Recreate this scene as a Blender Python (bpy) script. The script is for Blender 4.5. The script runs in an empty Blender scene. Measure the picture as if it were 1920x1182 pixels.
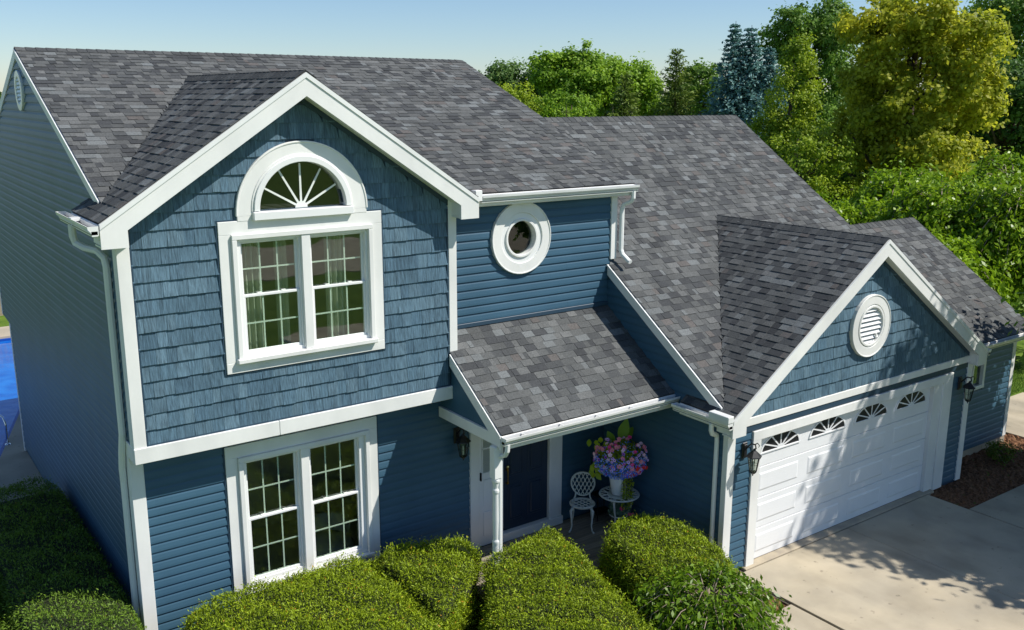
import bpy, math, random
import numpy as np
from mathutils import Vector, Matrix
random.seed(7); RNG = np.random.default_rng(11)
R = math.radians
scene = bpy.context.scene
COL = scene.collection

# ------------------------------------------------------------------ camera
cam = bpy.data.cameras.new('camera'); camo = bpy.data.objects.new('camera', cam); COL.objects.link(camo)
CAM = Vector((-2.612, -11.574, 7.321)); FPX = 1770.66
ya, pi_, ro = R(35.629), R(-13.032), R(.173)
FW = Vector((math.sin(ya)*math.cos(pi_), math.cos(ya)*math.cos(pi_), math.sin(pi_)))
RT = Vector((math.cos(ya), -math.sin(ya), 0)); UP = RT.cross(FW)
RT, UP = RT*math.cos(ro)+UP*math.sin(ro), UP*math.cos(ro)-RT*math.sin(ro)
camo.matrix_world = Matrix(((RT.x, UP.x, -FW.x, CAM.x), (RT.y, UP.y, -FW.y, CAM.y), (RT.z, UP.z, -FW.z, CAM.z), (0, 0, 0, 1)))
cam.sensor_width = 36; cam.lens = 36*FPX/1920; cam.clip_end = 3000; cam.clip_start = .1
scene.camera = camo

# ------------------------------------------------------------------ sky, sun, exposure
SUN = Vector((1.1, -1.0, 1.72)).normalized()          # towards the sun
w = bpy.data.worlds.new('World'); scene.world = w; w.use_nodes = True
nt = w.node_tree; bg = nt.nodes['Background']
sky = nt.nodes.new('ShaderNodeTexSky'); sky.sky_type = 'NISHITA'; sky.sun_disc = False
sky.sun_elevation = math.asin(SUN.z); sky.sun_rotation = math.atan2(SUN.x, SUN.y)
sky.altitude = 300; sky.air_density = 1.0; sky.dust_density = .2; sky.ozone_density = 6.0
nt.links.new(sky.outputs[0], bg.inputs[0]); bg.inputs[1].default_value = .095
sl = bpy.data.lights.new('sun', 'SUN'); sl.energy = 4.6; sl.angle = R(.53); sl.color = (1, .955, .88)
so = bpy.data.objects.new('sun', sl); COL.objects.link(so)
so.rotation_euler = SUN.to_track_quat('Z', 'Y').to_euler()
vs = scene.view_settings; vs.view_transform = 'Standard'; vs.look = 'None'; vs.exposure = .36; vs.gamma = 1.0; vs.use_curve_mapping = False

# ------------------------------------------------------------------ materials
def mat(name, c1, c2=None, rough=.6, scale=(6, 6, 6), detail=4, bump=0, bscale=None, spec=.4, attr=None, c3=None, dirt=0, spots=0, transl=0, metal=0, lo=.35, hi=.65):
    m = bpy.data.materials.new(name); m.use_nodes = True; t = m.node_tree; N = t.nodes; L = t.links
    b = N['Principled BSDF']; b.inputs['Roughness'].default_value = rough; b.inputs['Metallic'].default_value = metal
    b.inputs['Specular IOR Level'].default_value = spec
    geo = N.new('ShaderNodeNewGeometry')
    def vec(s):
        mp = N.new('ShaderNodeMapping'); mp.inputs['Scale'].default_value = s
        L.new(geo.outputs['Position'], mp.inputs['Vector']); return mp.outputs[0]
    def noise(s, d=detail):
        n = N.new('ShaderNodeTexNoise'); n.inputs['Scale'].default_value = 1; n.inputs['Detail'].default_value = d
        L.new(vec(s), n.inputs['Vector']); return n.outputs[0]
    col = None
    if attr:
        a = N.new('ShaderNodeAttribute'); a.attribute_name = attr; col = a.outputs['Color']
        if c2 is not None:                     # a tone in 0..1 picks between two or three colours
            r = N.new('ShaderNodeValToRGB'); r.color_ramp.elements[0].color = (*c1, 1); r.color_ramp.elements[1].color = (*c2, 1)
            if c3:
                e = r.color_ramp.elements.new(.93); e.color = (*c2, 1); r.color_ramp.elements[2].color = (*c3, 1)
            L.new(a.outputs['Fac'], r.inputs[0]); col = r.outputs[0]
        if scale:
            n = noise(scale); mr = N.new('ShaderNodeMapRange'); mr.inputs[1].default_value = .3; mr.inputs[2].default_value = .7
            mr.inputs[3].default_value = lo; mr.inputs[4].default_value = hi; L.new(n, mr.inputs[0])
            mx = N.new('ShaderNodeMix'); mx.data_type = 'RGBA'; mx.blend_type = 'MULTIPLY'; mx.inputs[0].default_value = 1
            cb = N.new('ShaderNodeCombineColor')
            for k in range(3): L.new(mr.outputs[0], cb.inputs[k])
            L.new(col, mx.inputs[6]); L.new(cb.outputs[0], mx.inputs[7]); col = mx.outputs[2]
    elif c2 is not None:
        r = N.new('ShaderNodeValToRGB'); r.color_ramp.elements[0].color = (*c1, 1); r.color_ramp.elements[1].color = (*c2, 1)
        r.color_ramp.elements[0].position = lo; r.color_ramp.elements[1].position = hi
        L.new(noise(scale), r.inputs[0]); col = r.outputs[0]
    if col is None:
        rgb = N.new('ShaderNodeRGB'); rgb.outputs[0].default_value = (*c1, 1); col = rgb.outputs[0]
    if dirt:                                    # irregular weather stains
        n = noise((1.3, 1.3, .7), 6); mr = N.new('ShaderNodeMapRange'); mr.inputs[1].default_value = .42; mr.inputs[2].default_value = .72
        mr.inputs[3].default_value = 1; mr.inputs[4].default_value = 1-dirt; L.new(n, mr.inputs[0])
        mx = N.new('ShaderNodeMix'); mx.data_type = 'RGBA'; mx.blend_type = 'MULTIPLY'; mx.inputs[0].default_value = 1
        cb = N.new('ShaderNodeCombineColor')
        for k in range(3): L.new(mr.outputs[0], cb.inputs[k])
        L.new(col, mx.inputs[6]); L.new(cb.outputs[0], mx.inputs[7]); col = mx.outputs[2]
    if spots:                                   # oil spots, leaf tannin and tyre scuffs
        for sc_, a0, a1, f in (((1.1, .35, 1), .56, .70, .22), ((7, 7, 7), .66, .74, .35), ((.5, .5, .5), .5, .66, .16)):
            n = noise(sc_, 3); mr = N.new('ShaderNodeMapRange'); mr.inputs[1].default_value = a0; mr.inputs[2].default_value = a1; mr.inputs[3].default_value = 1; mr.inputs[4].default_value = 1-f*spots; L.new(n, mr.inputs[0])
            mx = N.new('ShaderNodeMix'); mx.data_type = 'RGBA'; mx.blend_type = 'MULTIPLY'; mx.inputs[0].default_value = 1; cb_ = N.new('ShaderNodeCombineColor')
            for k in range(3): L.new(mr.outputs[0], cb_.inputs[k])
            L.new(col, mx.inputs[6]); L.new(cb_.outputs[0], mx.inputs[7]); col = mx.outputs[2]
    L.new(col, b.inputs['Base Color'])
    if bump:
        bn = N.new('ShaderNodeBump'); bn.inputs['Strength'].default_value = bump; bn.inputs['Distance'].default_value = .02
        L.new(noise(bscale or scale, 5), bn.inputs['Height']); L.new(bn.outputs[0], b.inputs['Normal'])
    if transl:
        tr = N.new('ShaderNodeBsdfTranslucent'); L.new(col, tr.inputs[0]); mx = N.new('ShaderNodeMixShader'); mx.inputs[0].default_value = transl
        L.new(b.outputs[0], mx.inputs[1]); L.new(tr.outputs[0], mx.inputs[2]); L.new(mx.outputs[0], N['Material Output'].inputs[0])
    return m

def glass(name, tint, ior=1.5):
    m = bpy.data.materials.new(name); m.use_nodes = True; t = m.node_tree; N = t.nodes; L = t.links
    N.remove(N['Principled BSDF']); tr = N.new('ShaderNodeBsdfTransparent'); tr.inputs[0].default_value = (*tint, 1)
    gl = N.new('ShaderNodeBsdfGlossy'); gl.inputs['Roughness'].default_value = .015; gl.inputs[0].default_value = (.95, 1, .97, 1)
    g2 = N.new('ShaderNodeNewGeometry'); dt = N.new('ShaderNodeVectorMath'); dt.operation = 'DOT_PRODUCT'; L.new(g2.outputs['Normal'], dt.inputs[0]); L.new(g2.outputs['Incoming'], dt.inputs[1])
    def mth(op, a, b=None, v=0):
        n_ = N.new('ShaderNodeMath'); n_.operation = op; L.new(a, n_.inputs[0]); 
        if b is not None: L.new(b, n_.inputs[1])
        else: n_.inputs[1].default_value = v
        return n_.outputs[0]
    ab = mth('ABSOLUTE', dt.outputs['Value']); om = N.new('ShaderNodeMath'); om.operation = 'SUBTRACT'; om.inputs[0].default_value = 1; L.new(ab, om.inputs[1])
    f0 = ((ior-1)/(ior+1))**2; fr = mth('ADD', mth('MULTIPLY', mth('POWER', om.outputs[0], None, 5), None, 1-f0), None, f0)   # Schlick, the same from both sides
    mx = N.new('ShaderNodeMixShader'); L.new(fr, mx.inputs[0]); L.new(tr.outputs[0], mx.inputs[1]); L.new(gl.outputs[0], mx.inputs[2])
    geo = N.new('ShaderNodeNewGeometry'); n = N.new('ShaderNodeTexNoise'); n.inputs['Scale'].default_value = 1.6; n.inputs['Detail'].default_value = 1
    bm = N.new('ShaderNodeBump'); bm.inputs['Strength'].default_value = .12; bm.inputs['Distance'].default_value = .02
    L.new(geo.outputs['Position'], n.inputs['Vector']); L.new(n.outputs[0], bm.inputs['Height']); L.new(bm.outputs[0], gl.inputs['Normal'])
    L.new(mx.outputs[0], N['Material Output'].inputs[0]); return m

MT = dict(
    shingle=mat('asphalt_shingle', None, attr='tone', rough=.93, spec=.15, scale=(48, 48, 48), detail=6, lo=.74, hi=1.22, bump=.25, bscale=(260, 260, 260), dirt=.16),
    under=mat('roof_underlay', (.03, .03, .032), rough=.9),
    shake=mat('blue_shake', None, attr='tone', rough=.62, scale=(58, 58, 1.1), detail=3, lo=.62, hi=1.28, bump=.5, bscale=(90, 90, 1.5), spec=.25),
    siding=mat('blue_siding', (.041, .101, .156), (.047, .112, .171), rough=.46, scale=(1.2, 1.2, 5), bump=.05, bscale=(30, 30, 6), spec=.3, dirt=.12),
    navy=mat('navy_trim', (.026, .056, .09), rough=.5),
    white=mat('white_trim', (.80, .80, .77), (.74, .745, .72), rough=.5, scale=(2.5, 2.5, 1.5), bump=.06, bscale=(14, 14, 5), spec=.3, dirt=.14),
    vinyl=mat('white_vinyl', (.78, .79, .78), rough=.32, spec=.45, dirt=.05),
    gutter=mat('white_gutter', (.79, .80, .78), rough=.32, spec=.45, dirt=.16),
    door_white=mat('garage_white', (.78, .79, .80), rough=.38, spec=.4, bump=.12, bscale=(5, 5, 150), dirt=.06),
    muntin=mat('pale_muntin', (.72, .75, .70), rough=.4),
    glass=glass('window_glass', (.88, .93, .89), 1.75), darkglass=glass('tinted_glass', (.7, .72, .70), 1.9), lampglass=glass('seeded_glass', (.75, .78, .74)),
    room=mat('room_wall', (.38, .37, .33), rough=.8),
    curtain=mat('curtain', (.46, .48, .40), rough=.9, transl=.2),
    door=mat('dark_door', (.018, .034, .060), rough=.4, spec=.35), brass=mat('brass', (.75, .52, .16), rough=.25, metal=1),
    black=mat('black_iron', (.013, .013, .015), rough=.42, spec=.5),
    iron=mat('white_iron', (.66, .68, .62), (.56, .58, .52), rough=.45, scale=(14, 14, 14), spec=.4),
    concrete=mat('concrete', (.50, .43, .315), (.415, .365, .28), rough=.9, scale=(.9, .9, .9), detail=9, bump=.12, bscale=(60, 60, 60), spec=.15, dirt=.2, spots=1),
    oldcrete=mat('tan_concrete', (.46, .39, .28), (.36, .31, .24), rough=.92, scale=(4, 4, 4), detail=7, bump=.2, bscale=(40, 40, 40), dirt=.2),
    joint=mat('joint', (.09, .075, .055), rough=1),
    mulch=mat('mulch', (.095, .048, .026), (.26, .135, .075), rough=1, scale=(26, 26, 26), detail=8, bump=1, bscale=(34, 34, 34), spec=.1),
    lawn=mat('lawn', (.075, .14, .018), (.13, .20, .028), rough=.95, scale=(2.2, 2.2, 2.2), detail=9, bump=.8, bscale=(30, 30, 30), spec=.1),
    grass=mat('grass_blade', (.07, .15, .015), (.15, .25, .03), attr='tone', rough=.7, scale=None, transl=.3),
    wood=mat('grey_wood', None, attr='tone', rough=.85, scale=(2, 40, 40), lo=.7, hi=1.25, bump=.3, bscale=(3, 60, 60)),
    water=mat('pool_water', (.005, .10, .44), (.012, .17, .58), rough=.06, scale=(1.6, 1.6, 1), detail=3, bump=.35, bscale=(3.5, 3.5, 1), spec=.5),
    liner=mat('pool_liner', (.006, .07, .36), rough=.4),
    chrome=mat('chrome', (.75, .77, .8), rough=.1, metal=1),
    bark=mat('bark', (.05, .035, .025), (.11, .085, .065), rough=.95, scale=(9, 9, 2.5), bump=.7, bscale=(20, 20, 4)),
    palebark=mat('pale_bark', (.26, .20, .15), (.36, .29, .22), rough=.9, scale=(9, 9, 4), bump=.4),
    pot=mat('white_pot', (.78, .80, .80), rough=.22, spec=.5), gutterdark=mat('dark_gutter', (.03, .033, .04), (.07, .07, .07), rough=.9, scale=(25, 25, 25)), soil=mat('soil', (.03, .02, .012), rough=1),
)
def leafm(name, a, b, c=None, tr=.28, rough=.55):
    MT[name] = mat(name, a, b, attr='tone', c3=c, scale=None, rough=rough, spec=.3, transl=tr); return MT[name]
leafm('yew', (.032, .066, .004), (.43, .56, .016), (.50, .26, .02), .25)
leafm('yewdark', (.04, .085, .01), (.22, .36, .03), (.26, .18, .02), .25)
leafm('maple', (.085, .20, .012), (.34, .52, .03), None, .42); leafm('maple2', (.065, .15, .018), (.22, .37, .04), None, .4)
leafm('gold', (.25, .32, .025), (.62, .60, .045), None, .6); leafm('lime', (.12, .22, .010), (.42, .52, .025), None, .4)
leafm('spruce', (.07, .17, .16), (.28, .47, .44), None, .25); leafm('pine', (.06, .115, .018), (.25, .33, .04), None, .2)
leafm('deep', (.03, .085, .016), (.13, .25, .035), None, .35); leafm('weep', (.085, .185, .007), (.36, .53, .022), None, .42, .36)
leafm('weepnear', (.045, .11, .007), (.22, .36, .018), None, .38, .36); leafm('far', (.075, .15, .035), (.19, .31, .07), None, .35); leafm('vine', (.13, .22, .01), (.50, .60, .03), None, .35, .4)
leafm('canna', (.12, .23, .018), (.26, .42, .035), None, .35, .4); leafm('shrub', (.04, .09, .008), (.17, .22, .02))
for n, c in dict(purple=(.50, .16, .72), violet=(.82, .55, .96), pink=(.98, .33, .45), hot=(.95, .07, .30), red=(.92, .05, .03), blue=(.05, .17, .95), paleblue=(.40, .58, 1.0), eye=(.03, .005, .05), yellow=(.7, .5, .05), palepink=(1, .68, .80)).items():
    MT[n] = mat('petal_'+n, c, rough=.6, transl=.25)

# ------------------------------------------------------------------ mesh helpers
class MB:
    def __init__(s): s.v = []; s.f = []; s.t = []
    def add(s, vs, fs, tone=(0, 0, 0)):
        o = len(s.v); s.v += [tuple(p) for p in vs]; s.f += [tuple(i+o for i in f) for f in fs]; s.t += [tone]*len(fs); return s
    def box(s, x0, x1, y0, y1, z0, z1, c=0, tone=(0, 0, 0)):
        if x0 > x1: x0, x1 = x1, x0
        if y0 > y1: y0, y1 = y1, y0
        if z0 > z1: z0, z1 = z1, z0
        if c <= 0:
            return s.add([(x, y, z) for x in (x0, x1) for y in (y0, y1) for z in (z0, z1)], [(0, 1, 3, 2), (4, 6, 7, 5), (0, 4, 5, 1), (2, 3, 7, 6), (0, 2, 6, 4), (1, 5, 7, 3)], tone)
        c = min(c, (x1-x0)*.4, (y1-y0)*.4, (z1-z0)*.4); V = []
        P = [(x0, x1), (y0, y1), (z0, z1)]; idx = {}
        for i in range(8):
            b = ((i >> 2) & 1, (i >> 1) & 1, i & 1)
            for ax in range(3):
                p = [P[k][b[k]] + (0 if k == ax else (c if b[k] == 0 else -c)) for k in range(3)]
                idx[(i, ax)] = len(V); V.append(p)
        F = []
        Q = [(0, 1, 3, 2), (4, 6, 7, 5), (0, 4, 5, 1), (2, 3, 7, 6), (0, 2, 6, 4), (1, 5, 7, 3)]
        for q, ax in zip(Q, (0, 0, 1, 1, 2, 2)): F.append(tuple(idx[(i, ax)] for i in q))
        done = set()
        for q, ax in zip(Q, (0, 0, 1, 1, 2, 2)):
            for a, b in zip(q, q[1:]+q[:1]):
                k = tuple(sorted((a, b)))
                if k in done: continue
                done.add(k)
                d = a ^ b; ea = {4: 0, 2: 1, 1: 2}[d]; oth = 3-ea-ax
                F.append((idx[(b, ax)], idx[(a, ax)], idx[(a, oth)], idx[(b, oth)]))
        for i in range(8): F.append((idx[(i, 0)], idx[(i, 1)], idx[(i, 2)]) if bin(i).count('1') % 2 == 0 else (idx[(i, 2)], idx[(i, 1)], idx[(i, 0)]))
        return s.add(V, F, tone)
    def prism(s, pts, off, tone=(0, 0, 0)):              # polygon extruded by a vector
        n = len(pts); off = Vector(off); a = [Vector(p) for p in pts]; b = [p+off for p in a]
        fs = [tuple(range(n))[::-1], tuple(range(n, 2*n))]+[(i, (i+1) % n, n+(i+1) % n, n+i) for i in range(n)]
        return s.add(a+b, fs, tone)
    def tube(s, path, rad, n=8, tone=(0, 0, 0), cap=True, sq=1.0):
        path = [Vector(p) for p in path]; m = len(path); rad = rad if hasattr(rad, '__len__') else [rad]*m
        V = []; up = None
        for i, p in enumerate(path):
            d = (path[min(i+1, m-1)]-path[max(i-1, 0)]).normalized()
            if up is None: up = Vector((0, 0, 1)) if abs(d.z) < .9 else Vector((0, 1, 0))
            a = d.cross(up)
            if a.length < 1e-4: a = d.orthogonal()
            a.normalize(); b = a.cross(d).normalized(); up = b
            for k in range(n):
                t = 2*math.pi*(k+.5)/n; V.append(p+a*math.cos(t)*rad[i]+b*math.sin(t)*rad[i]*sq)
        F = [(i*n+k, i*n+(k+1) % n, (i+1)*n+(k+1) % n, (i+1)*n+k) for i in range(m-1) for k in range(n)]
        if cap: F += [tuple(range(n))[::-1], tuple((m-1)*n+k for k in range(n))]
        return s.add(V, F, tone)
    def lathe(s, c, prof, n=16, tone=(0, 0, 0), axis='z', a0=0, a1=2*math.pi):
        c = Vector(c); V = []; full = abs(a1-a0-2*math.pi) < 1e-6; cols = n if full else n+1
        for r, h in prof:
            for k in range(cols):
                t = a0+(a1-a0)*k/n; x, y = r*math.cos(t), r*math.sin(t)
                V.append(c+(Vector((x, y, h)) if axis == 'z' else Vector((x, h, y)) if axis == 'y' else Vector((h, x, y))))
        m = len(prof); F = []
        for i in range(m-1):
            for k in range(n):
                k2 = (k+1) % cols; F.append((i*cols+k, i*cols+k2, (i+1)*cols+k2, (i+1)*cols+k))
        return s.add(V, F, tone)
    def build(s, name, m, parent=None, smooth=False, tone=False):
        me = bpy.data.meshes.new(name); P = Vector(parent['_w']) if parent and '_w' in parent else Vector((0, 0, 0))
        me.from_pydata([tuple(Vector(p)-P) for p in s.v], [], s.f)
        if smooth: me.shade_smooth()
        if tone or (s.t and any(s.t[0])):
            a = me.attributes.new('tone', 'FLOAT_COLOR', 'FACE'); a.data.foreach_set('color', [x for t in s.t for x in (*t[:3], 1)])
        return link(name, me, m, parent)
def link(name, me, m, parent=None):
    if m and not me.materials: me.materials.append(MT[m])
    o = bpy.data.objects.new(name, me); COL.objects.link(o)
    if parent is not None:
        o.parent = parent
        if '_w' in parent: o['_w'] = list(parent['_w'])
    return o
def tag(o, label, cat, group=None):
    o['label'] = label; o['category'] = cat
    if group: o['group'] = group
    return o
def thing(name, label, cat, loc=(0, 0, 0), group=None):
    o = bpy.data.objects.new(name, None); COL.objects.link(o); o.location = loc; o['_w'] = list(loc); o.empty_display_size = .2
    return tag(o, label, cat, group)
def struct(o, kind='structure'): o['kind'] = kind; return o
def cb(x0, x1, y0, y1, z0, z1, c=.006): return MB().box(x0, x1, y0, y1, z0, z1, c)
def cut(iv, holes):
    out = [iv]
    for a, b in holes:
        nx = []
        for l, r in out:
            if b <= l or a >= r: nx.append((l, r)); continue
            if a > l: nx.append((l, a))
            if b < r: nx.append((b, r))
        out = nx
    return [q for q in out if q[1]-q[0] > .012]

# ------------------------------------------------------------------ ground, paving, pool (the setting)
GZ = -.07
def sheet(name, polys, m, z, th=.0):
    b = MB()
    for p in polys:
        if th: b.prism([(x, y, z-th) for x, y in p], (0, 0, th))
        else: b.add([(x, y, z) for x, y in p], [tuple(range(len(p)))])
    return struct(b.build(name, m))
PX0, PX1, PY0, PY1 = -7.0, 3.2, 6.2, 21.2                  # hole in the ground for the pool basin
sheet('ground', [[(-400, -400), (700, -400), (700, PY0), (-400, PY0)], [(-400, PY1), (700, PY1), (700, 700), (-400, 700)],
                 [(-400, PY0), (PX0, PY0), (PX0, PY1), (-400, PY1)], [(PX1, PY0), (700, PY0), (700, PY1), (PX1, PY1)]], 'lawn', GZ)
pool = [(-1.25, 6.9), (2.6, 20.75), (-6, 20.75), (-6, 6.9)]
def ring(b, outer, inner, z, th):
    n = len(outer)
    for i in range(n):
        j = (i+1) % n; b.prism([(*outer[i], z-th), (*outer[j], z-th), (*inner[j], z-th), (*inner[i], z-th)], (0, 0, th))
b = MB(); ring(b, [(PX1+.6, 4.5), (PX1+.6, 22.2), (-9, 22.2), (-9, 4.5)], pool, 0, .3); struct(b.build('pool_deck', 'concrete'))
sheet('pool_water', [pool], 'water', -.13)
b = MB(); ring(b, [(p[0]*1.001, p[1]*1.0005) for p in pool], [(-1.32, 7.0), (2.5, 20.66), (-5.9, 20.66), (-5.9, 7.0)], -.06, 1.2); struct(b.build('pool_liner', 'liner'))
# driveway slabs with sawn joints, apron, walks
b = MB(); ys = [-2.62, -7.0, -11.5, -16]; xs = [8.2, 11.02, 13.5]
for i in range(3):
    for j in range(2): b.box(xs[j]+(.006 if j else 0), xs[j+1]-(.006 if j == 0 else 0), ys[i+1]+.006, ys[i]-.006, -.12, 0, .004)
struct(b.build('driveway', 'concrete'))
sheet('driveway_joint', [[(8.15, -16), (13.52, -16), (13.52, -2.5), (8.15, -2.5)]], 'joint', -.035)
struct(cb(8.4, 13.75, -2.605, -2.33, -.1, .012, .01).build('garage_apron', 'oldcrete'))
b = MB()
for k in range(3): b.box(8.17-1.5*(k+1)+.008, 8.17-1.5*k, -4.9, -3.67, -.12, -.015, .006)
struct(b.build('walkway', 'concrete'))
b = MB(); b.box(13.56, 15.9, -6.5, -3.41, -.12, -.01, .006); b.box(15.91, 19, -6.5, -3.41, -.12, -.012, .006); struct(b.build('sidewalk', 'concrete'))
b = MB(); b.box(18.2, 21.5, -2.1, -.4, -.12, -.02, .006); struct(b.build('garden_walk', 'concrete'))
b = MB(); b.box(-60, 90, -34, -25, -.12, -.05); struct(b.build('street', 'oldcrete'))
def bumpy(name, x0, x1, y0, y1, z, m, res=.06, amp=.03):
    nx, ny = int((x1-x0)/res)+2, int((y1-y0)/res)+2; V = []
    for j in range(ny):
        for i in range(nx): V.append((x0+(x1-x0)*i/(nx-1), y0+(y1-y0)*j/(ny-1), z+random.uniform(-amp, amp)))
    return struct(MB().add(V, [(j*nx+i, j*nx+i+1, (j+1)*nx+i+1, (j+1)*nx+i) for j in range(ny-1) for i in range(nx-1)]).build(name, m))
bumpy('mulch_bed', 13.56, 18.6, -3.40, -1.7, -.045, 'mulch'); bumpy('mulch_strip', 7.3, 8.17, -3.66, -2.3, -.045, 'mulch')
bumpy('mulch_ground', .0, 7.6, -5.0, .3, -.05, 'mulch', .12)

# ------------------------------------------------------------------ the house
H = thing('house', 'two storey navy blue house with white trim, dark shingled roofs and attached garage', 'house')
YL, W1, ZB = .325, 4.65, 2.893                               # main wall plane, bay width, bay underside
BX, ZA, BS, BOV = 2.324, 7.619, .665, .287                   # front bay gable: ridge x, ridge z, slope, rake overhang
YM, ZM, MS, XM0, XM1, YME = 5.395, 8.035, .402, -.025, 8.283, .125
YW, ZW, WS, XW0, XW1 = 3.748, 6.898, .675, 7.9, 14.82        # garage wing main roof
GX, ZG, GS, GY = 11.345, 5.071, .676, -2.5                   # garage gable
GL, GR, GYR = 7.781, 2*11.345-7.781, -2.70
PZ, PS, PX, PYE, PXR = 3.868, .683, 4.523, -1.369, 7.93      # porch roof
Y3, Z3, X3A, X3B, Y3E = .905, 4.575, 14.6, 17.92, -2.15      # low wing on the right
zb_ = lambda x: ZA-BS*abs(x-BX); zm_ = lambda y: ZM-MS*abs(YM-y); zw_ = lambda y: ZW-WS*abs(YW-y); zg_ = lambda x: ZG-GS*abs(x-GX); z3_ = lambda y: Z3-WS*abs(Y3-y)

# --- overlapping pieces (roof shingles, wall shakes) on a plane, course by course
PAL = [((.087, .091, .091), 6), ((.102, .106, .105), 6), ((.068, .072, .074), 5), ((.122, .126, .125), 3), ((.054, .057, .060), 4), ((.138, .148, .150), 2), ((.104, .097, .093), 1)]
PALC = [tuple(c*1.1 for c in p) for p, n in PAL for _ in range(n)]
def tabs(O, u, v, n, vmax, exp, ivs, wmin, wmax, hmin, hmax, pal, jit=0, v0=0, top=.0015, over=.02, face=1):
    O, u, v, n = map(Vector, (O, u, v, n)); out = []; k = 0; vv = v0
    while vv < vmax-.01:
        e = min(exp, vmax-vv); A = ivs(vv); B = ivs(vv+e*.999)
        if len(A) != len(B): A = B = ivs(vv+e*.5)
        for (a0, a1), (b0, b1) in zip(A, B):
            lo, hi = min(a0, b0), max(a1, b1); x = lo-random.uniform(0, wmax*.8); proud = random.random() < .5
            while x < hi:
                wd = random.choice((.075, .1, .125, .15, .175, .2, .25)) if wmax > .28 else random.uniform(wmin, wmax)
                wd = round(wd/.025)*.025; x2 = x+wd
                q = [max(x, a0), min(x2, a1), min(x2, b1), max(x, b0)]
                if not (q[1] <= q[0]+.004 and q[2] <= q[3]+.004):
                    q[1] = max(q[1], q[0]); q[2] = max(q[2], q[3])
                    h = hmax if proud else hmin; tone = random.choice(pal); f = random.uniform(.9, 1.1); db = random.uniform(-jit, jit) if jit else 0
                    clip = abs(q[0]-x) > 1e-6 or abs(q[3]-x) > 1e-6 or abs(q[1]-x2) > 1e-6 or abs(q[2]-x2) > 1e-6
                    out.append(dict(o=O+u*x+v*vv, u=u, v=v, n=n, w=wd, q=[t-x for t in q], e=e, h=h, db=db, tone=tuple(c*f for c in tone), clip=clip or e < exp*.99, ov=over, top=top, face=face))
                proud = (not proud) if random.random() < .8 else proud
                x = x2
        vv += exp; k += 1
    return out
def tab_geo(t, flat=False):
    g = .0012; q = [t['q'][0]+g, max(t['q'][1]-g, t['q'][0]+2*g), max(t['q'][2]-g, t['q'][3]+2*g), t['q'][3]+g]; e = t['e']+t['ov']; h = t['h']
    L = [(q[0], t['db'], h), (q[1], t['db'], h), (q[2], e, t['top']+h*.12), (q[3], e, t['top']+h*.12), (q[0], t['db'], -.001), (q[1], t['db'], -.001), (q[2], e, -.001), (q[3], e, -.001)]
    F = [(0, 1, 2, 3), (4, 5, 1, 0), (5, 6, 2, 1), (7, 4, 0, 3)]
    return L, F
def px_area(t):
    c = t['o']+t['u']*t['w']*.5+t['v']*t['e']*.5; d = c-CAM; k = FPX/d.dot(FW)
    return t['face']*t['w']*t['e']*k*k*abs(t['n'].dot(d.normalized()))
def emit(allt, piece, rest, m, owner_of, limit=300):
    good = sorted([t for t in allt if not t['clip'] and t['face'] > 0], key=px_area, reverse=True)[:limit]; gid = set(map(id, good)); cache = {}
    for t in good:
        tone = tuple(round(c, 2) for c in t['tone']); key = (round(t['w'], 3), round(t['e'], 3), t['h'], round(t['db'], 3), tone)
        if key not in cache:
            me = bpy.data.meshes.new(piece); L, F = tab_geo(t); me.from_pydata(L, [], F)
            a = me.attributes.new('tone', 'FLOAT_COLOR', 'FACE'); a.data.foreach_set('color', [x for _ in F for x in (*t['tone'], 1)]); cache[key] = me
        o = link(piece, cache[key], m, owner_of(t)); U, V, Nn, O = t['u'], t['v'], t['n'], t['o']
        o.matrix_local = Matrix(((U.x, V.x, Nn.x, O.x), (U.y, V.y, Nn.y, O.y), (U.z, V.z, Nn.z, O.z), (0, 0, 0, 1)))
    b = MB()
    for t in allt:
        if id(t) in gid: continue
        L, F = tab_geo(t); b.add([t['o']+t['u']*p[0]+t['v']*p[1]+t['n']*p[2] for p in L], F, t['tone'])
    o = b.build(rest, m, H, tone=True); o['kind'] = 'stuff'

SH = []; EXP = .135
def slope(name, O, u, v, vmax, ivs, deck, face=1):
    """deck: polygon of the slope just under the shingles; shingles are collected in SH"""
    u, v = Vector(u), Vector(v).normalized(); n = u.cross(v)
    if n.z < 0: n = -n
    b = MB(); b.prism([Vector(p)-n*.012 for p in deck], -n*.09); o = b.build(name, 'under', H)
    ts = tabs(O, u, v, n, vmax, EXP, ivs, .08, .30, .007, .0145, PALC, face=face)
    for t in ts: t['own'] = o
    SH.extend(ts); return o
k = math.hypot(1, MS); L_ = (YM-YME)*k
def iv_main(v):
    z = zm_(YME)+v*MS/k
    if z < ZA:
        h = (ZA-z)/BS; return [q for q in ((XM0, BX-h), (BX+h, XM1))]
    return [(XM0, BX), (BX, XM1)]
slope('main_roof', (0, YME, zm_(YME)), (1, 0, 0), (0, 1, MS), L_, iv_main, [(XM0, YME, zm_(YME)), (XM1, YME, zm_(YME)), (XM1, YM, ZM), (XM0, YM, ZM)])
slope('main_roof', (0, 2*YM-YME, zm_(YME)), (-1, 0, 0), (0, -1, MS), L_, lambda v: [(-XM1, -XM0)], [(XM0, 2*YM-YME, zm_(YME)), (XM1, 2*YM-YME, zm_(YME)), (XM1, YM, ZM), (XM0, YM, ZM)], 0)
k2 = math.hypot(1, WS); yw0 = -2.42; Lw = (YW-yw0)*k2
def iv_wing(v):
    z = zw_(yw0)+v*WS/k2; a = XW0 if (yw0+v/k2) < YL else 8.02
    if z < ZG:
        h = (ZG-z)/GS; return [(a, max(GX-h, a)), (GX+h, XW1)]
    return [(a, GX), (GX, XW1)]
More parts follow.
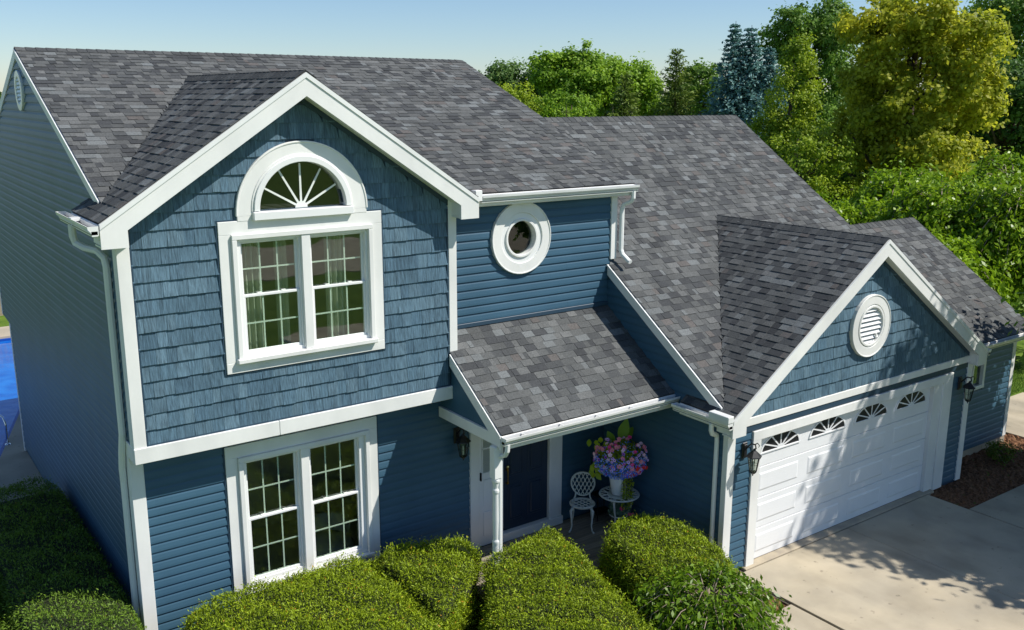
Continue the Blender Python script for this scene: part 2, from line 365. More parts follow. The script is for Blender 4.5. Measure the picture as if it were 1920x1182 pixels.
slope('wing_roof', (0, yw0, zw_(yw0)), (1, 0, 0), (0, 1, WS), Lw, iv_wing, [(XW0+.01, yw0, zw_(yw0)), (XW1, yw0, zw_(yw0)), (XW1, YW, ZW), (8.06, YW, ZW), (8.06, YL, zw_(YL)), (XW0+.01, YL, zw_(YL))])
slope('wing_roof', (0, 2*YW-.5, zw_(.5)), (-1, 0, 0), (0, -1, WS), (YW-.5)*k2, lambda v: [(-XW1, -8.06)], [(8.06, 2*YW-.5, zw_(.5)), (XW1, 2*YW-.5, zw_(.5)), (XW1, YW, ZW), (8.06, YW, ZW)], 0)
# front bay, both slopes (u runs along y)
bl = -.234; kb = math.hypot(1, BS); Lb = (BX-bl)*kb
def iv_bay(v):
    x = bl+v/kb; yv = YM-(ZM-zb_(x))/MS
    return [(-BOV, max(yv, 1.15) if x < .0 else yv)]
slope('bay_roof', (bl, 0, zb_(bl)), (0, 1, 0), (1, 0, BS), Lb, iv_bay, [(bl, -BOV, zb_(bl)), (BX, -BOV, ZA), (BX, YM-(ZM-ZA)/MS, ZA), (0, YM-(ZM-zb_(0))/MS, zb_(0)), (0, 1.12, zb_(0)), (bl, 1.15, zb_(bl))])
slope('bay_roof', (2*BX-bl, 0, zb_(bl)), (0, 1, 0), (-1, 0, BS), Lb, lambda v: [(-BOV, YM-(ZM-(zb_(bl)+v*BS/kb))/MS)], [(2*BX-bl, -BOV, zb_(bl)), (BX, -BOV, ZA), (BX, YM-(ZM-ZA)/MS, ZA), (2*BX-bl, .13, zb_(bl))], 0)
kg = math.hypot(1, GS); Lg = (GX-GL)*kg
def iv_gar(v):
    x = GL+v/kg; yv = YW-(ZW-zg_(x))/WS; return [(GYR, max(yv, -1.62) if x < 7.9 else yv)]
slope('garage_roof', (GL, 0, zg_(GL)), (0, 1, 0), (1, 0, GS), Lg, iv_gar, [(GL, GYR, zg_(GL)), (GX, GYR, ZG), (GX, YW-(ZW-ZG)/WS, ZG), (7.9, YW-(ZW-zg_(7.9))/WS, zg_(7.9)), (7.9, -1.62, zg_(7.9)), (GL, -1.62, zg_(GL))])
slope('garage_roof', (GR, 0, zg_(GR)), (0, 1, 0), (-1, 0, GS), Lg, lambda v: [(GYR, YW-(ZW-(zg_(GR)+v*GS/kg))/WS)], [(GR, GYR, zg_(GR)), (GX, GYR, ZG), (GX, YW-(ZW-ZG)/WS, ZG), (GR, -2.4, zg_(GR))], 0)
kp = math.hypot(1, PS); zpe = PZ-PS*(YL-PYE)
slope('porch_roof', (0, PYE, zpe), (1, 0, 0), (0, 1, PS), (YL-PYE)*kp, lambda v: [(PX if PYE+v/kp < -.03 else W1+.01, PXR)], [(PX, PYE, zpe), (PXR, PYE, zpe), (PXR, YL, PZ), (W1, YL, PZ), (W1, -.04, PZ-PS*(YL+.04)), (PX, -.04, PZ-PS*(YL+.04))])
slope('low_roof', (0, Y3E, z3_(Y3E)), (1, 0, 0), (0, 1, WS), (Y3-Y3E)*k2, lambda v: [(X3A, X3B)], [(X3A, Y3E, z3_(Y3E)), (X3B, Y3E, z3_(Y3E)), (X3B, Y3, Z3), (X3A, Y3, Z3)])
slope('low_roof', (0, 2*Y3-Y3E, z3_(Y3E)), (-1, 0, 0), (0, -1, WS), (Y3-Y3E)*k2, lambda v: [(-X3B, -X3A)], [(X3A, 2*Y3-Y3E, z3_(Y3E)), (X3B, 2*Y3-Y3E, z3_(Y3E)), (X3B, Y3, Z3), (X3A, Y3, Z3)], 0)
emit(SH, 'shingle', 'remaining_shingles', 'shingle', lambda t: t['own'])

# ridge caps: bent pieces lapped along each ridge
def caps(a, b, s1, s2, name='ridge_cap', step=.15, w=.14):
    a, b = Vector(a), Vector(b); d = (b-a).normalized(); side = Vector((d.y, -d.x, 0)); n = int((b-a).length/step); cache = {}
    for i in range(n):
        kx = i % 5
        if kx not in cache:
            V = []
            for q, h in ((-.004, .021), (step+.03, .012)):
                for s, sl in ((-1, s1), (0, 0), (1, s2)): V.append(d*q+side*s*w+Vector((0, 0, h-(w*sl if s else 0))))
                for s, sl in ((-1, s1), (0, 0), (1, s2)): V.append(d*q+side*s*w+Vector((0, 0, h-.009-(w*sl if s else 0))))
            F = [(0, 1, 7, 6), (1, 2, 8, 7), (0, 3, 4, 1), (1, 4, 5, 2), (6, 7, 10, 9), (7, 8, 11, 10), (3, 0, 6, 9), (2, 5, 11, 8)]
            me = bpy.data.meshes.new(name); me.from_pydata(V, [], F); t = random.choice(PAL[:3])[0]
            at = me.attributes.new('tone', 'FLOAT_COLOR', 'FACE'); at.data.foreach_set('color', [x for _ in F for x in (*t, 1)]); cache[kx] = me
        o = link(name, cache[kx], 'shingle', H); o.location = a+d*i*step
caps((XM0, YM, ZM), (XM1, YM, ZM), MS, MS); caps((8.1, YW, ZW), (XW1, YW, ZW), WS, WS)
caps((BX, -BOV, ZA), (BX, YM-(ZM-ZA)/MS+.05, ZA), BS, BS); caps((GX, GYR, ZG), (GX, YW-(ZW-ZG)/WS+.05, ZG), GS, GS); caps((15.0, Y3, Z3), (X3B, Y3, Z3), WS, WS)

# --- walls: backing with real openings, then each siding board on it
def wall_y(name, xs, ivf, y0, y1, m='navy'):                # wall facing -y: x strips, z intervals per strip
    b = MB(); xs = sorted(xs)
    for a, c in zip(xs, xs[1:]):
        for (la, lc), (ha, hc) in ivf(a, c):
            b.prism([(a, y0, la), (c, y0, lc), (c, y0, hc), (a, y0, ha)], (0, y1-y0, 0))
    return b.build(name, m, H)
def wall_x(name, pts, x0, x1, m='navy'): return MB().prism([(x0, y, z) for y, z in pts], (x1-x0, 0, 0)).build(name, m, H)
def holes_iv(z0, zt, holes):
    def f(a, c):
        out = []; cur = [(z0, zt(a), zt(c))]
        segs = [((z0, z0), (zt(a), zt(c)))]; mid = (a+c)/2
        for hx0, hx1, lo, hi in holes:
            if hx0-1e-6 <= mid <= hx1+1e-6:
                lo_ = lo if callable(lo) else (lambda q, l=lo: l); hi_ = hi if callable(hi) else (lambda q, h=hi: h); ns = []
                for (la, lc), (ha, hc) in segs:
                    if lo_(mid) > (la+lc)/2 and hi_(mid) < (ha+hc)/2:
                        ns += [((la, lc), (lo_(a), lo_(c))), ((hi_(a), hi_(c)), (ha, hc))]
                    else: ns.append(((la, lc), (ha, hc)))
                segs = ns
        return segs
    return f
SE = .127
PROF = [(0, .006), (0, .0255), (.03, .024), (.082, .016), (.104, .007), (.128, .0025)]     # height, outwards
def board(x0, x1, z, out, fix, ends=None, ztop=None):
    """one lap board; out(): maps (along, outwards, z) to world"""
    V = []; pr = [(h, o) for h, o in PROF if ztop is None or z+h <= ztop+1e-6]
    if len(pr) < 3: return None
    for i, x in enumerate((x0, x1)):
        for h, o in pr:
            xx = x+(ends[i](z+h)-x if ends and ends[i] else 0); V.append(out(xx, o, z+h))
        V.append(out(x+(ends[i](z+pr[-1][0])-x if ends and ends[i] else 0), -.004, z+pr[-1][0])); V.append(out(x, -.004, z))
    n = len(pr)+2; F = [(i, i+1, n+i+1, n+i) for i in range(n-1)]+[tuple(range(n))[::-1], tuple(range(n, 2*n))]
    return MB().add(V, F)
def siding(owner, out, z0, z1, ivs, left=None, right=None):
    z = z0
    while z < z1-.03:
        for a, c in ivs(z+.06):
            cuts = [a]; q = a+random.uniform(1.4, 3.7)
            while q < c-.8: cuts.append(q); q += 3.66
            cuts.append(c)
            for i, (p, q) in enumerate(zip(cuts, cuts[1:])):
                b = board(p+(.0012 if i else 0), q, z, out, 0, (left if i == 0 else None, right if i == len(cuts)-2 else None), z1 if z+.128 > z1 else None)
                if b: b.build('siding_board', 'siding', owner)
        z += SE
FY = lambda y: (lambda a, o, z: (a, y-o, z)); FX = lambda x: (lambda a, o, z: (x-o, a, z))

# lower bay wall + entry wall (one plane, y = YL)
LW = (1.36, 3.29, .6, 2.56); DOOR = (5.25, 6.72, .12, 2.25)
own = wall_y('entry_wall', [0, LW[0], LW[1], DOOR[0], DOOR[1], 7.92], holes_iv(0, lambda x: 3.2 if x > 4.7 else 2.95, [LW, DOOR]), YL+.001, YL+.12)
siding(own, FY(YL), .12, 2.88, lambda z: cut((.14, 7.9), [(1.19, 3.435)]+[(5.08, 6.94)]))
# round window wall on the upper floor
RW = (6.063, 5.162, .565)
arc = [RW[0]-.3+.6*i/16 for i in range(17)]
circ = lambda s, cx, cz, r: (lambda x: cz+s*math.sqrt(max(r*r-(x-cx)**2, 0)))
own = wall_y('round_window_wall', [W1-.1]+arc+[8.05], holes_iv(3.2, lambda x: 5.9, [(arc[0], arc[-1], circ(-1, *RW[:2], .3), circ(1, *RW[:2], .3))]), YL+.001, YL+.12)
def iv_round(z):
    d = abs(z-RW[1]); h = [(RW[0]-math.sqrt(.5**2-d*d), RW[0]+math.sqrt(.5**2-d*d))] if d < .49 else []
    return cut((W1+.03, 7.93 if z > 4.62 else 7.9), h)
siding(own, FY(YL), 3.93, 5.79, iv_round)
cb(W1, 7.9, YL-.05, YL, 3.855, 3.925, .008).build('roof_flashing', 'navy', H)
# bay front with shakes, arched and twin window openings
UW = (1.36, 3.28, 4.0, 5.6); AC = (2.318, 5.905); arcs = [AC[0]-.6+1.2*i/24 for i in range(25)]
bt = lambda x: zb_(x)-.33
own = wall_y('bay_wall', [0, UW[0]]+arcs+[UW[1], W1]+[BX], holes_iv(ZB+.03, bt, [UW, (arcs[0], arcs[-1], lambda x: AC[1], circ(1, *AC, .6))]), .001, .12)
MB().prism([(0, .12, ZB+.03), (W1, .12, ZB+.03), (W1, YL+.12, ZB+.03), (0, YL+.12, ZB+.03)], (0, 0, .05)).build('bay_underside', 'white', H)
SK = []
SPAL = [(.082, .146, .197), (.088, .154, .207), (.098, .167, .220), (.074, .134, .185), (.106, .177, .230), (.084, .149, .202)]
def iv_bayw(v):
    z = ZB+.20+v; zt = 7.26; x0, x1 = .13, W1-.12
    if z > bt(x0)+.03: h = (bt(BX)+.03-z)/BS; x0, x1 = max(x0, BX-h), min(x1, BX+h)
    hs = []
    if UW[2]-.08 < z < 5.75: hs = [(UW[0]-.06, UW[1]+.06)]
    elif 5.75 <= z < AC[1]+.8: r = .80; h = math.sqrt(max(r*r-max(z-AC[1], 0)**2, 0)); hs = [(AC[0]-h, AC[0]+h)]
    return cut((x0, x1), hs) if x1 > x0 else []
ts = tabs((0, -.001, ZB+.20), (1, 0, 0), (0, 0, 1), (0, -1, 0), 4.1, .205, iv_bayw,   .09, .24, .026, .031, SPAL, .004, over=.012, top=.004)
for t in ts: t['own'] = own
SK += ts
MB().box(0, W1-.02, YL+.12, 1.4, ZB+.03, ZB+.12).build('bay_floor', 'room', H)
MB().box(W1-.1, W1, .12, YL, ZB, 5.9).build('bay_side_wall', 'navy', H)
# left end wall of the house
yb0, yb1 = 9.73, 10.62
own = wall_x('end_wall', [(YL+.001, 0), (yb0, 0), (yb0, 2.78), (yb1, 2.78), (yb1, zm_(yb1)-.1), (YM, ZM-.11), (YL-.2, zm_(YL)-.12), (.001, 5.75), (.001, ZB+.03), (YL, ZB+.03)], .002, .12)
ylo = lambda z: .03 if z > ZB+.03 else YL+.03
def iv_left(z):
    a, c = (.03 if z > ZB else YL+.03), (yb1-.02 if z > 2.78 else yb0-.02)
    zz = z+.0
    if zz > 5.6: a = max(a, YM-(ZM-.12-zz)/MS); c = min(c, YM+(ZM-.12-zz)/MS)
    return [(a, c)] if c > a+.05 else []
siding(own, FX(0), .1, 7.86, lambda z: [(a, c) for a, c in iv_left(z-.06)], lambda z: max(ylo(z), YM-(ZM-.09-z)/MS), lambda z: min(yb1-.02 if z > 2.78 else yb0-.02, YM+(ZM-.09-z)/MS))
# wing left wall (beside the porch), its top follows the roof
own = wall_x('wing_end_wall', [(GY+.02, 0), (YL+.1, 0), (YL+.1, zw_(YL)-.12), (yw0, zw_(yw0)-.11), (GY+.02, 2.6)], 7.921, 8.04)
siding(own, FX(7.92), .1, 4.5, lambda z: [(max(GY+.03, YW-(ZW-.13-z)/WS), YL-.002)] if max(GY+.03, YW-(ZW-.13-z)/WS) < YL-.16 else [], lambda z: max(GY+.03, YW-(ZW-.11-z)/WS))
# garage front
GD = (8.643, 13.523, 0, 2.136)
own = wall_y('garage_wall', [7.94, GD[0], GD[1], 14.75], holes_iv(-.05, lambda x: 2.5, [(GD[0], GD[1], -.02, GD[3])]), GY+.001, GY+.14)
siding(own, FY(GY), .02, 2.40, lambda z: cut((8.08, 14.62), [(8.455, 14.09)] if z < 2.29 else []))
own = MB().prism([(7.95, GY+.001, 2.45), (14.74, GY+.001, 2.45), (GX, GY+.001, ZG-.12)], (0, .14, 0)).build('garage_gable_wall', 'navy', H)
GO = (11.27, 3.585)
def iv_gg(v):
    z = 2.54+v; h = (ZG-.27-z)/GS
    if h <= 0: return []
    d = abs(z-GO[1]); hs = [(GO[0]-math.sqrt(.46**2-d*d), GO[0]+math.sqrt(.46**2-d*d))] if d < .45 else []
    return cut((GX-h, GX+h), hs)
ts = tabs((0, GY-.001, 2.54), (1, 0, 0), (0, 0, 1), (0, -1, 0), 2.25, .205, iv_gg,   .09, .24, .026, .031, SPAL, .004, over=.012, top=.004)
for t in ts: t['own'] = own
SK += ts
emit(SK, 'shake', 'remaining_shakes', 'shake', lambda t: t['own'])
# low wing front wall
own = wall_y('low_wing_wall', [14.74, 15.55, 16.36, 17.62], holes_iv(-.1, lambda x: 2.6, [(15.55, 16.36, 1.5, 2.2)]), -1.9, -1.78)
siding(own, FY(-1.901), .1, 2.44, lambda z: cut((14.76, 17.52), [(15.5, 16.42)] if 1.4 < z < 2.3 else []))
MB().box(14.74, 17.64, -1.92, -1.8, -.1, .1).build('foundation', 'oldcrete', H)
cb(17.52, 17.66, -1.93, -1.8, .1, 2.48).build('corner_board', 'white', H)
# remaining outer shell (never seen head-on, keeps the rooms dark)
for a in ((0, 8.05, yb0-.12, yb0, 0, 2.8), (0, 8.05, yb1-.12, yb1, 2.78, zm_(yb1)-.1), (8.05, 14.75, 6.9, 7.0, 0, 4.6),
          (14.64, 14.74, GY+.02, 7.0, 0, 2.6), (17.52, 17.62, -1.8, 3.8, -.1, 2.5), (14.74, 17.6, 3.7, 3.8, 0, 2.5)):
    MB().box(*a).build('outer_wall', 'navy', H)
MB().prism([(8.05, YL+.12, 0), (8.05, yb1, 0), (8.05, yb1, zm_(yb1)-.1), (8.05, YM, ZM-.12), (8.05, YL+.12, zm_(YL+.12)-.12)], (-.1, 0, 0)).build('outer_wall', 'navy', H)
MB().prism([(14.64, 0.4, 2.5), (14.64, 7, 4.5), (14.64, YW, ZW-.15)], (.1, 0, 0)).build('gable_wall', 'navy', H)
MB().prism([(17.5, Y3E+.3, 2.45), (17.5, 3.8, 2.45), (17.5, Y3, Z3-.12)], (.1, 0, 0)).build('gable_wall', 'navy', H)
MB().box(.12, 8.0, .5, 9.7, 2.75, 2.85).build('room_floor', 'room', H); MB().box(.12, 8.0, .5, 9.7, -.02, .05).build('room_floor', 'room', H)
MB().box(.12, 7.9, 3.2, 3.3, .05, 7.0).build('room_partition', 'room', H); MB().box(8.05, 14.6, 1.5, 1.6, 0, 2.6).build('garage_partition', 'room', H)
for a in ((.12, 8, YL+.12, .5, 2.75, 2.85),): MB().box(*a).build('floor_edge', 'room', H)

# --- white trim boards
def trim(name, *a, m='white', c=.006): return cb(*a, c).build(name, m, H)
trim('corner_board', -.03, .125, -.036, .04, ZB+.17, 5.72); trim('corner_board', -.028, -.001, .04, .15, ZB+.17, 5.72, c=.003)
trim('corner_board', W1-.125, W1+.012, -.036, .02, 3.58, 5.9)
trim('band_board', -.034, 1.83, -.055, .02, ZB, ZB+.203); trim('band_board', 1.834, W1-.08, -.055, .02, ZB, ZB+.203)
trim('band_return', -.033, .0, .022, YL+.09, ZB, ZB+.203)
trim('corner_board', -.03, .14, YL-.036, YL+.03, .05, ZB-.004); trim('corner_board', -.028, -.001, YL+.03, YL+.13, .05, ZB-.004, c=.003)
trim('corner_board', 7.93, 8.06, YL-.045, YL+.05, 4.64, 5.72)
trim('corner_board', 7.885, 8.06, GY-.04, GY+.06, .05, 2.40); trim('corner_board', 14.6, 14.77, GY-.04, GY+.06, -.02, 2.37)
trim('end_corner_board', -.03, .0, yb0-.09, yb0+.02, 0, 2.76, c=.003); trim('end_corner_board', -.03, .0, yb1-.09, yb1+.02, 2.8, 5.72, c=.003)
# gable rakes: a fascia board each side, soffit behind it, boxed ends
def rake(nm, xc, za, s, yf, xe, depth, yw, sgn):
    z = lambda x: za-s*abs(x-xc)
    xb = xe-sgn*.30
    MB().prism([(xc, yf-.01, z(xc)-.012), (xe, yf-.01, z(xe)-.012), (xe, yf-.01, z(xe)-.30), (xb, yf-.01, z(xe)-.30), (xb, yf-.01, z(xb)-depth), (xc, yf-.01, z(xc)-depth)], (0, .035, 0)).build(nm, 'white', H)
    MB().prism([(xc, yf-.022, z(xc)-.012), (xe, yf-.022, z(xe)-.012), (xe, yf-.022, z(xe)-.075), (xc, yf-.022, z(xc)-.075)], (0, .0115, 0)).build('drip_moulding', 'gutter', H)
    MB().prism([(xc, yf+.026, z(xc)-depth+.02), (xb, yf+.026, z(xb)-depth+.02), (xb, yf+.026, z(xb)-depth+.04), (xc, yf+.026, z(xc)-depth+.04)], (0, yw-yf-.03, 0)).build('soffit', 'vinyl', H)
    MB().prism([(xe, yf+.026, z(xe)-.29), (xb, yf+.026, z(xe)-.29), (xb, yf+.026, z(xe)-.27), (xe, yf+.026, z(xe)-.27)], (0, yw-yf-.03, 0)).build('soffit', 'vinyl', H)
    a = .055
    e0, e1 = sorted((xb, xe-sgn*.012)); MB().box(e0, e1, yf+.027, yw+.12, z(xe)-.265, z(xe)-.06).build('rake_end_box', 'white', H)
    MB().prism([(xc, yw-.03, z(xc)-depth+.02), (xb+sgn*.1, yw-.03, z(xb+sgn*.1)-depth+.02), (xb+sgn*.1, yw-.03, z(xb+sgn*.1)-depth-a), (xc, yw-.03, z(xc)-depth-a)], (0, .028, 0)).build('frieze_strip', 'navy', H)
for sg in (-1, 1):
    rake('rake_board', BX, ZA, BS, -BOV, BX+sg*(BX-bl), .30, 0, sg)
    rake('rake_board', GX, ZG, GS, GYR, GX+sg*(GX-GL), .29, GY, sg)
# eave fascias of bay and garage sides
trim('fascia', bl-.015, bl+.012, -BOV+.03, 1.15, zb_(bl)-.20, zb_(bl)-.02); trim('soffit', bl+.012, 0, -BOV+.03, 1.15, zb_(bl)-.21, zb_(bl)-.19, m='vinyl', c=0)
trim('fascia', GL-.015, GL+.012, GYR+.03, -1.62, zg_(GL)-.20, zg_(GL)-.02); trim('soffit', GL+.012, 7.92, GYR+.03, -1.62, zg_(GL)-.21, zg_(GL)-.19, m='vinyl', c=0)
trim('fascia', GR-.012, GR+.015, GYR+.03, -1.95, zg_(GR)-.20, zg_(GR)-.02)
# main end-gable rakes (flush boards on the left end, and the wing's left rake)
def siderake(nm, y0, z0, y1, z1, x, d, th=.035, m='white'):
    MB().prism([(x, y0, z0-.012), (x, y1, z1-.012), (x, y1, z1-d), (x, y0, z0-d)], (-th, 0, 0)).build(nm, m, H)
siderake('rake_board', .55, zm_(.55), YM, ZM, 0, .155); siderake('rake_board', YM, ZM, 2*YM-YME+.1, zm_(YME), 0, .155)
siderake('drip_moulding', .55, zm_(.55)+.004, YM, ZM+.004, -.035, .04, .012, 'gutter')
siderake('rake_board', yw0+.03, zw_(yw0+.03), YL-.03, zw_(YL-.03), 7.918, .19, .04)
siderake('drip_moulding', yw0+.03, zw_(yw0+.03)+.003, YL-.03, zw_(YL-.03)+.003, 7.878, .04, .012, 'gutter')
siderake('rake_board', YME+.1, zm_(YME+.1), YM, ZM, 8.28, .16)
siderake('rake_board', Y3E+.03, z3_(Y3E+.03), Y3, Z3, X3B, .15)
# main eave, low wing eave
trim('fascia', W1+.2, XM1-.02, YME-.012, YME+.02, zm_(YME)-.19, zm_(YME)-.015); trim('soffit', W1+.02, XM1-.02, YME+.02, YL+.02, zm_(YME)-.20, zm_(YME)-.175, m='vinyl', c=0)
trim('frieze_board', W1+.02, 8.05, YL-.026, YL, 5.70, 5.745)
trim('fascia', 15.0, X3B-.02, Y3E-.012, Y3E+.02, z3_(Y3E)-.17, z3_(Y3E)-.015); trim('soffit', 14.8, X3B-.02, Y3E+.02, -1.88, z3_(Y3E)-.18, z3_(Y3E)-.155, m='vinyl', c=0)
trim('gable_band', 8.1, 14.6, GY-.045, GY-.001, 2.405, 2.535); trim('gable_band_navy', 8.1, 14.6, GY-.03, GY-.001, 2.30, 2.40, m='navy')
# porch: beams, gable side, ceiling, floor, post
zr = lambda y: PZ-PS*(YL-y)
MB().prism([(PX+.012, -.06, zr(-.06)-.012), (PX+.012, PYE, zr(PYE)-.012), (PX+.012, PYE, zr(PYE)-.21), (PX+.012, -.06, zr(-.06)-.19)], (-.035, 0, 0)).build('porch_rake_board', 'white', H)
MB().prism([(PX+.03, YL, 2.69), (PX+.03, PYE+.02, 2.69), (PX+.03, -.06, zr(-.06)-.1), (PX+.03, YL, zr(-.06)-.1)], (.05, 0, 0)).build('porch_gable_panel', 'siding', H)
trim('porch_beam', PX-.01, PX+.13, PYE+.01, YL-.03, 2.522, 2.69)
trim('porch_beam', PX+.14, 7.9, PYE+.02, PYE+.14, 2.47, 2.66); MB().box(PX+.14, 7.9, PYE+.14, YL, 2.60, 2.63).build('porch_ceiling', 'vinyl', H)
trim('porch_fascia', PX, PXR, PYE-.014, PYE+.012, zpe-.14, zpe-.015)
fl = MB().box(4.4, 7.9, -1.5, YL-.02, -.06, .075).build('porch_floor', 'joint', H)
y = -1.5
while y < YL-.05:
    t = random.uniform(.75, 1.15); xx = random.choice((5.6, 6.4, 7.0))
    for a, c in ((4.38, xx), (xx+.004, 7.9)): MB().box(a, c, y+.003, min(y+.137, YL-.03), .076, .112+random.uniform(-.002, .002), .004, tone=(.26*t, .225*t, .17*t)).build('plank', 'wood', fl, tone=True)
    y += .14
P = MB(); px, py = 4.52, -1.24
P.box(px-.065, px+.065, py-.065, py+.065, .11, .78, .008); P.box(px-.075, px+.075, py-.075, py+.075, .11, .2, .006)
P.lathe((px, py, 0), [(.05, .78), (.063, .80), (.063, .825), (.045, .85), (.052, .9), (.05, 1.0), (.056, 1.05), (.056, 1.07), (.044, 1.10), (.05, 1.4), (.047, 1.8), (.056, 1.83), (.056, 1.86), (.044, 1.89), (.05, 1.96), (.063, 1.99), (.063, 2.02), (.05, 2.04)], 16)
P.box(px-.065, px+.065, py-.065, py+.065, 2.04, 2.52, .008); P.build('porch_post', 'white', H)

# --- gutters and downspouts
GP = [(0, .0), (0, -.1), (.012, -.112), (.072, -.112), (.082, -.07), (.112, -.035), (.118, 0), (.109, .001), (.102, -.03), (.074, -.066), (.063, -.102), (.012, -.102), (.008, .0)]
def gutter(a, b, out, holders=0):
    a, b, out = Vector(a), Vector(b), Vector(out); V = [p+out*o+Vector((0, 0, z)) for p in (a, b) for o, z in GP]; n = len(GP)
    g = MB().add(V, [(i, (i+1) % n, n+(i+1) % n, n+i) for i in range(n)]).build('gutter', 'gutter', H)
    for p, s in ((a, 1), (b, -1)):
        dd = (b-a).normalized()*s*.004; MB().prism([p+out*o+Vector((0, 0, z)) for o, z in GP[:8]], dd).build('end_cap', 'gutter', g)
    q_ = Vector((0, 0, -.055)); MB().prism([a+out*.010+q_, b+out*.010+q_, b+out*.078+q_, a+out*.078+q_], (0, 0, -.04)).build('gutter_strip', 'gutterdark', g)  # dark grey strip laid along the inside of the trough
    for i in range(holders):
        p = a.lerp(b, (i+.5)/holders); d = (b-a).normalized()*.012
        MB().prism([p-d+Vector((0, 0, -.012)), p+d+Vector((0, 0, -.012)), p+d+out*.11+Vector((0, 0, -.006)), p-d+out*.11+Vector((0, 0, -.006))], (0, 0, .006)).build('hanger', 'gutter', g)
    return g
gutter((bl-.017, -BOV-.03, zb_(bl)-.03), (bl-.017, 1.45, zb_(bl)-.03), (-1, 0, 0), 0)
gutter((5.15, YME-.015, zm_(YME)-.02), (XM1+.0, YME-.015, zm_(YME)-.02), (0, -1, 0), 4)
gutter((PX-.01, PYE-.016, zpe-.02), (PXR+.02, PYE-.016, zpe-.02), (0, -1, 0), 5)
gutter((GL-.017, GYR-.02, zg_(GL)-.03), (GL-.017, -1.55, zg_(GL)-.03), (-1, 0, 0), 0)
gutter((14.95, Y3E-.014, z3_(Y3E)-.02), (X3B+.02, Y3E-.014, z3_(Y3E)-.02), (0, -1, 0), 4)
gutter((GR+.017, GYR-.02, zg_(GR)-.03), (GR+.017, -1.95, zg_(GR)-.03), (1, 0, 0), 0)
trim('gutter_guard', 5.02, 5.14, YME-.13, YME-.01, zm_(YME)-.10, zm_(YME)+.06, m='gutter'); trim('gutter_guard', GL-.14, GL-.015, GYR-.03, GYR+.36, zg_(GL)-.03, zg_(GL)+.07, m='gutter')
trim('gutter_guard', bl-.13, bl-.018, .55, .7, zb_(bl)-.06, zb_(bl)-.02, m='gutter', c=.003)
def spout(path, r=.043, bands=()):
    o = MB().tube(path, r, 8, sq=.8).build('downspout', 'gutter', H, smooth=False)
    for z in bands: MB().box(path[-1][0]-r-.008, path[-1][0]+r+.008, path[-1][1]-r-.008, path[-1][1]+r+.008, z, z+.03, .003).build('strap', 'gutter', o)
    return o
spout([(-.33, .72, 5.80), (-.33, .72, 5.66), (-.31, .70, 5.58), (-.24, .6, 5.53), (-.13, .45, 5.50), (-.075, .36, 5.42), (-.065, .33, 5.32), (-.065, .33, 3.2), (-.075, .40, 2.95), (-.075, .47, 2.7), (-.065, .50, 2.5), (-.065, .50, .1)], .045, ())
spout([(8.2, YME-.07, 5.80), (8.2, YME-.07, 5.68), (8.19, YME-.03, 5.62), (8.13, YL-.12, 5.56), (8.12, YL-.09, 5.48), (8.12, YL-.09, 4.80), (8.13, YL-.12, 4.72), (8.15, YL-.26, 4.62), (8.15, YL-.3, 4.61)], .042)
spout([(PX+.06, PYE-.07, zpe-.12), (PX+.06, PYE-.06, zpe-.23), (PX+.055, PYE-.02, zpe-.30), (PX+.045, PYE+.06, zpe-.33), (PX+.045, PYE+.10, zpe-.37), (PX+.045, PYE+.10, .1)], .040)
spout([(GL-.075, -2.35, 2.53), (GL-.075, -2.35, 2.42), (GL-.05, -2.35, 2.36), (7.86, -2.33, 2.30), (7.87, -2.33, 2.2), (7.87, -2.33, .05)], .043)
spout([(GR+.08, -2.5, 2.5), (GR+.08, -2.5, 2.38), (GR+.0, -2.45, 2.3), (14.82, -2.42, 2.2), (14.82, -2.42, .05)], .04)

# --- windows
def sash(parent, x0, x1, z0, z1, y, cols=3, rows=2, fr=.035, m='vinyl'):
    b = MB(); b.box(x0, x1, y, y+.035, z0, z0+fr, .004); b.box(x0, x1, y, y+.035, z1-fr, z1, .004); b.box(x0, x0+fr, y+.001, y+.034, z0+fr, z1-fr, .003); b.box(x1-fr, x1, y+.001, y+.034, z0+fr, z1-fr, .003)
    b.build('sash', m, parent)
    MB().box(x0+fr*.8, x1-fr*.8, y+.012, y+.018, z0+fr*.8, z1-fr*.8).build('pane', 'glass', parent)
    g = MB(); X0, X1, Z0, Z1 = x0+fr, x1-fr, z0+fr, z1-fr
    for i in range(1, cols): x = X0+(X1-X0)*i/cols; g.box(x-.010, x+.010, y+.022, y+.030, Z0, Z1)
    for i in range(1, rows): z = Z0+(Z1-Z0)*i/rows; g.box(X0, X1, y+.0225, y+.0295, z-.010, z+.010)
    g.build('grille', 'muntin', parent)
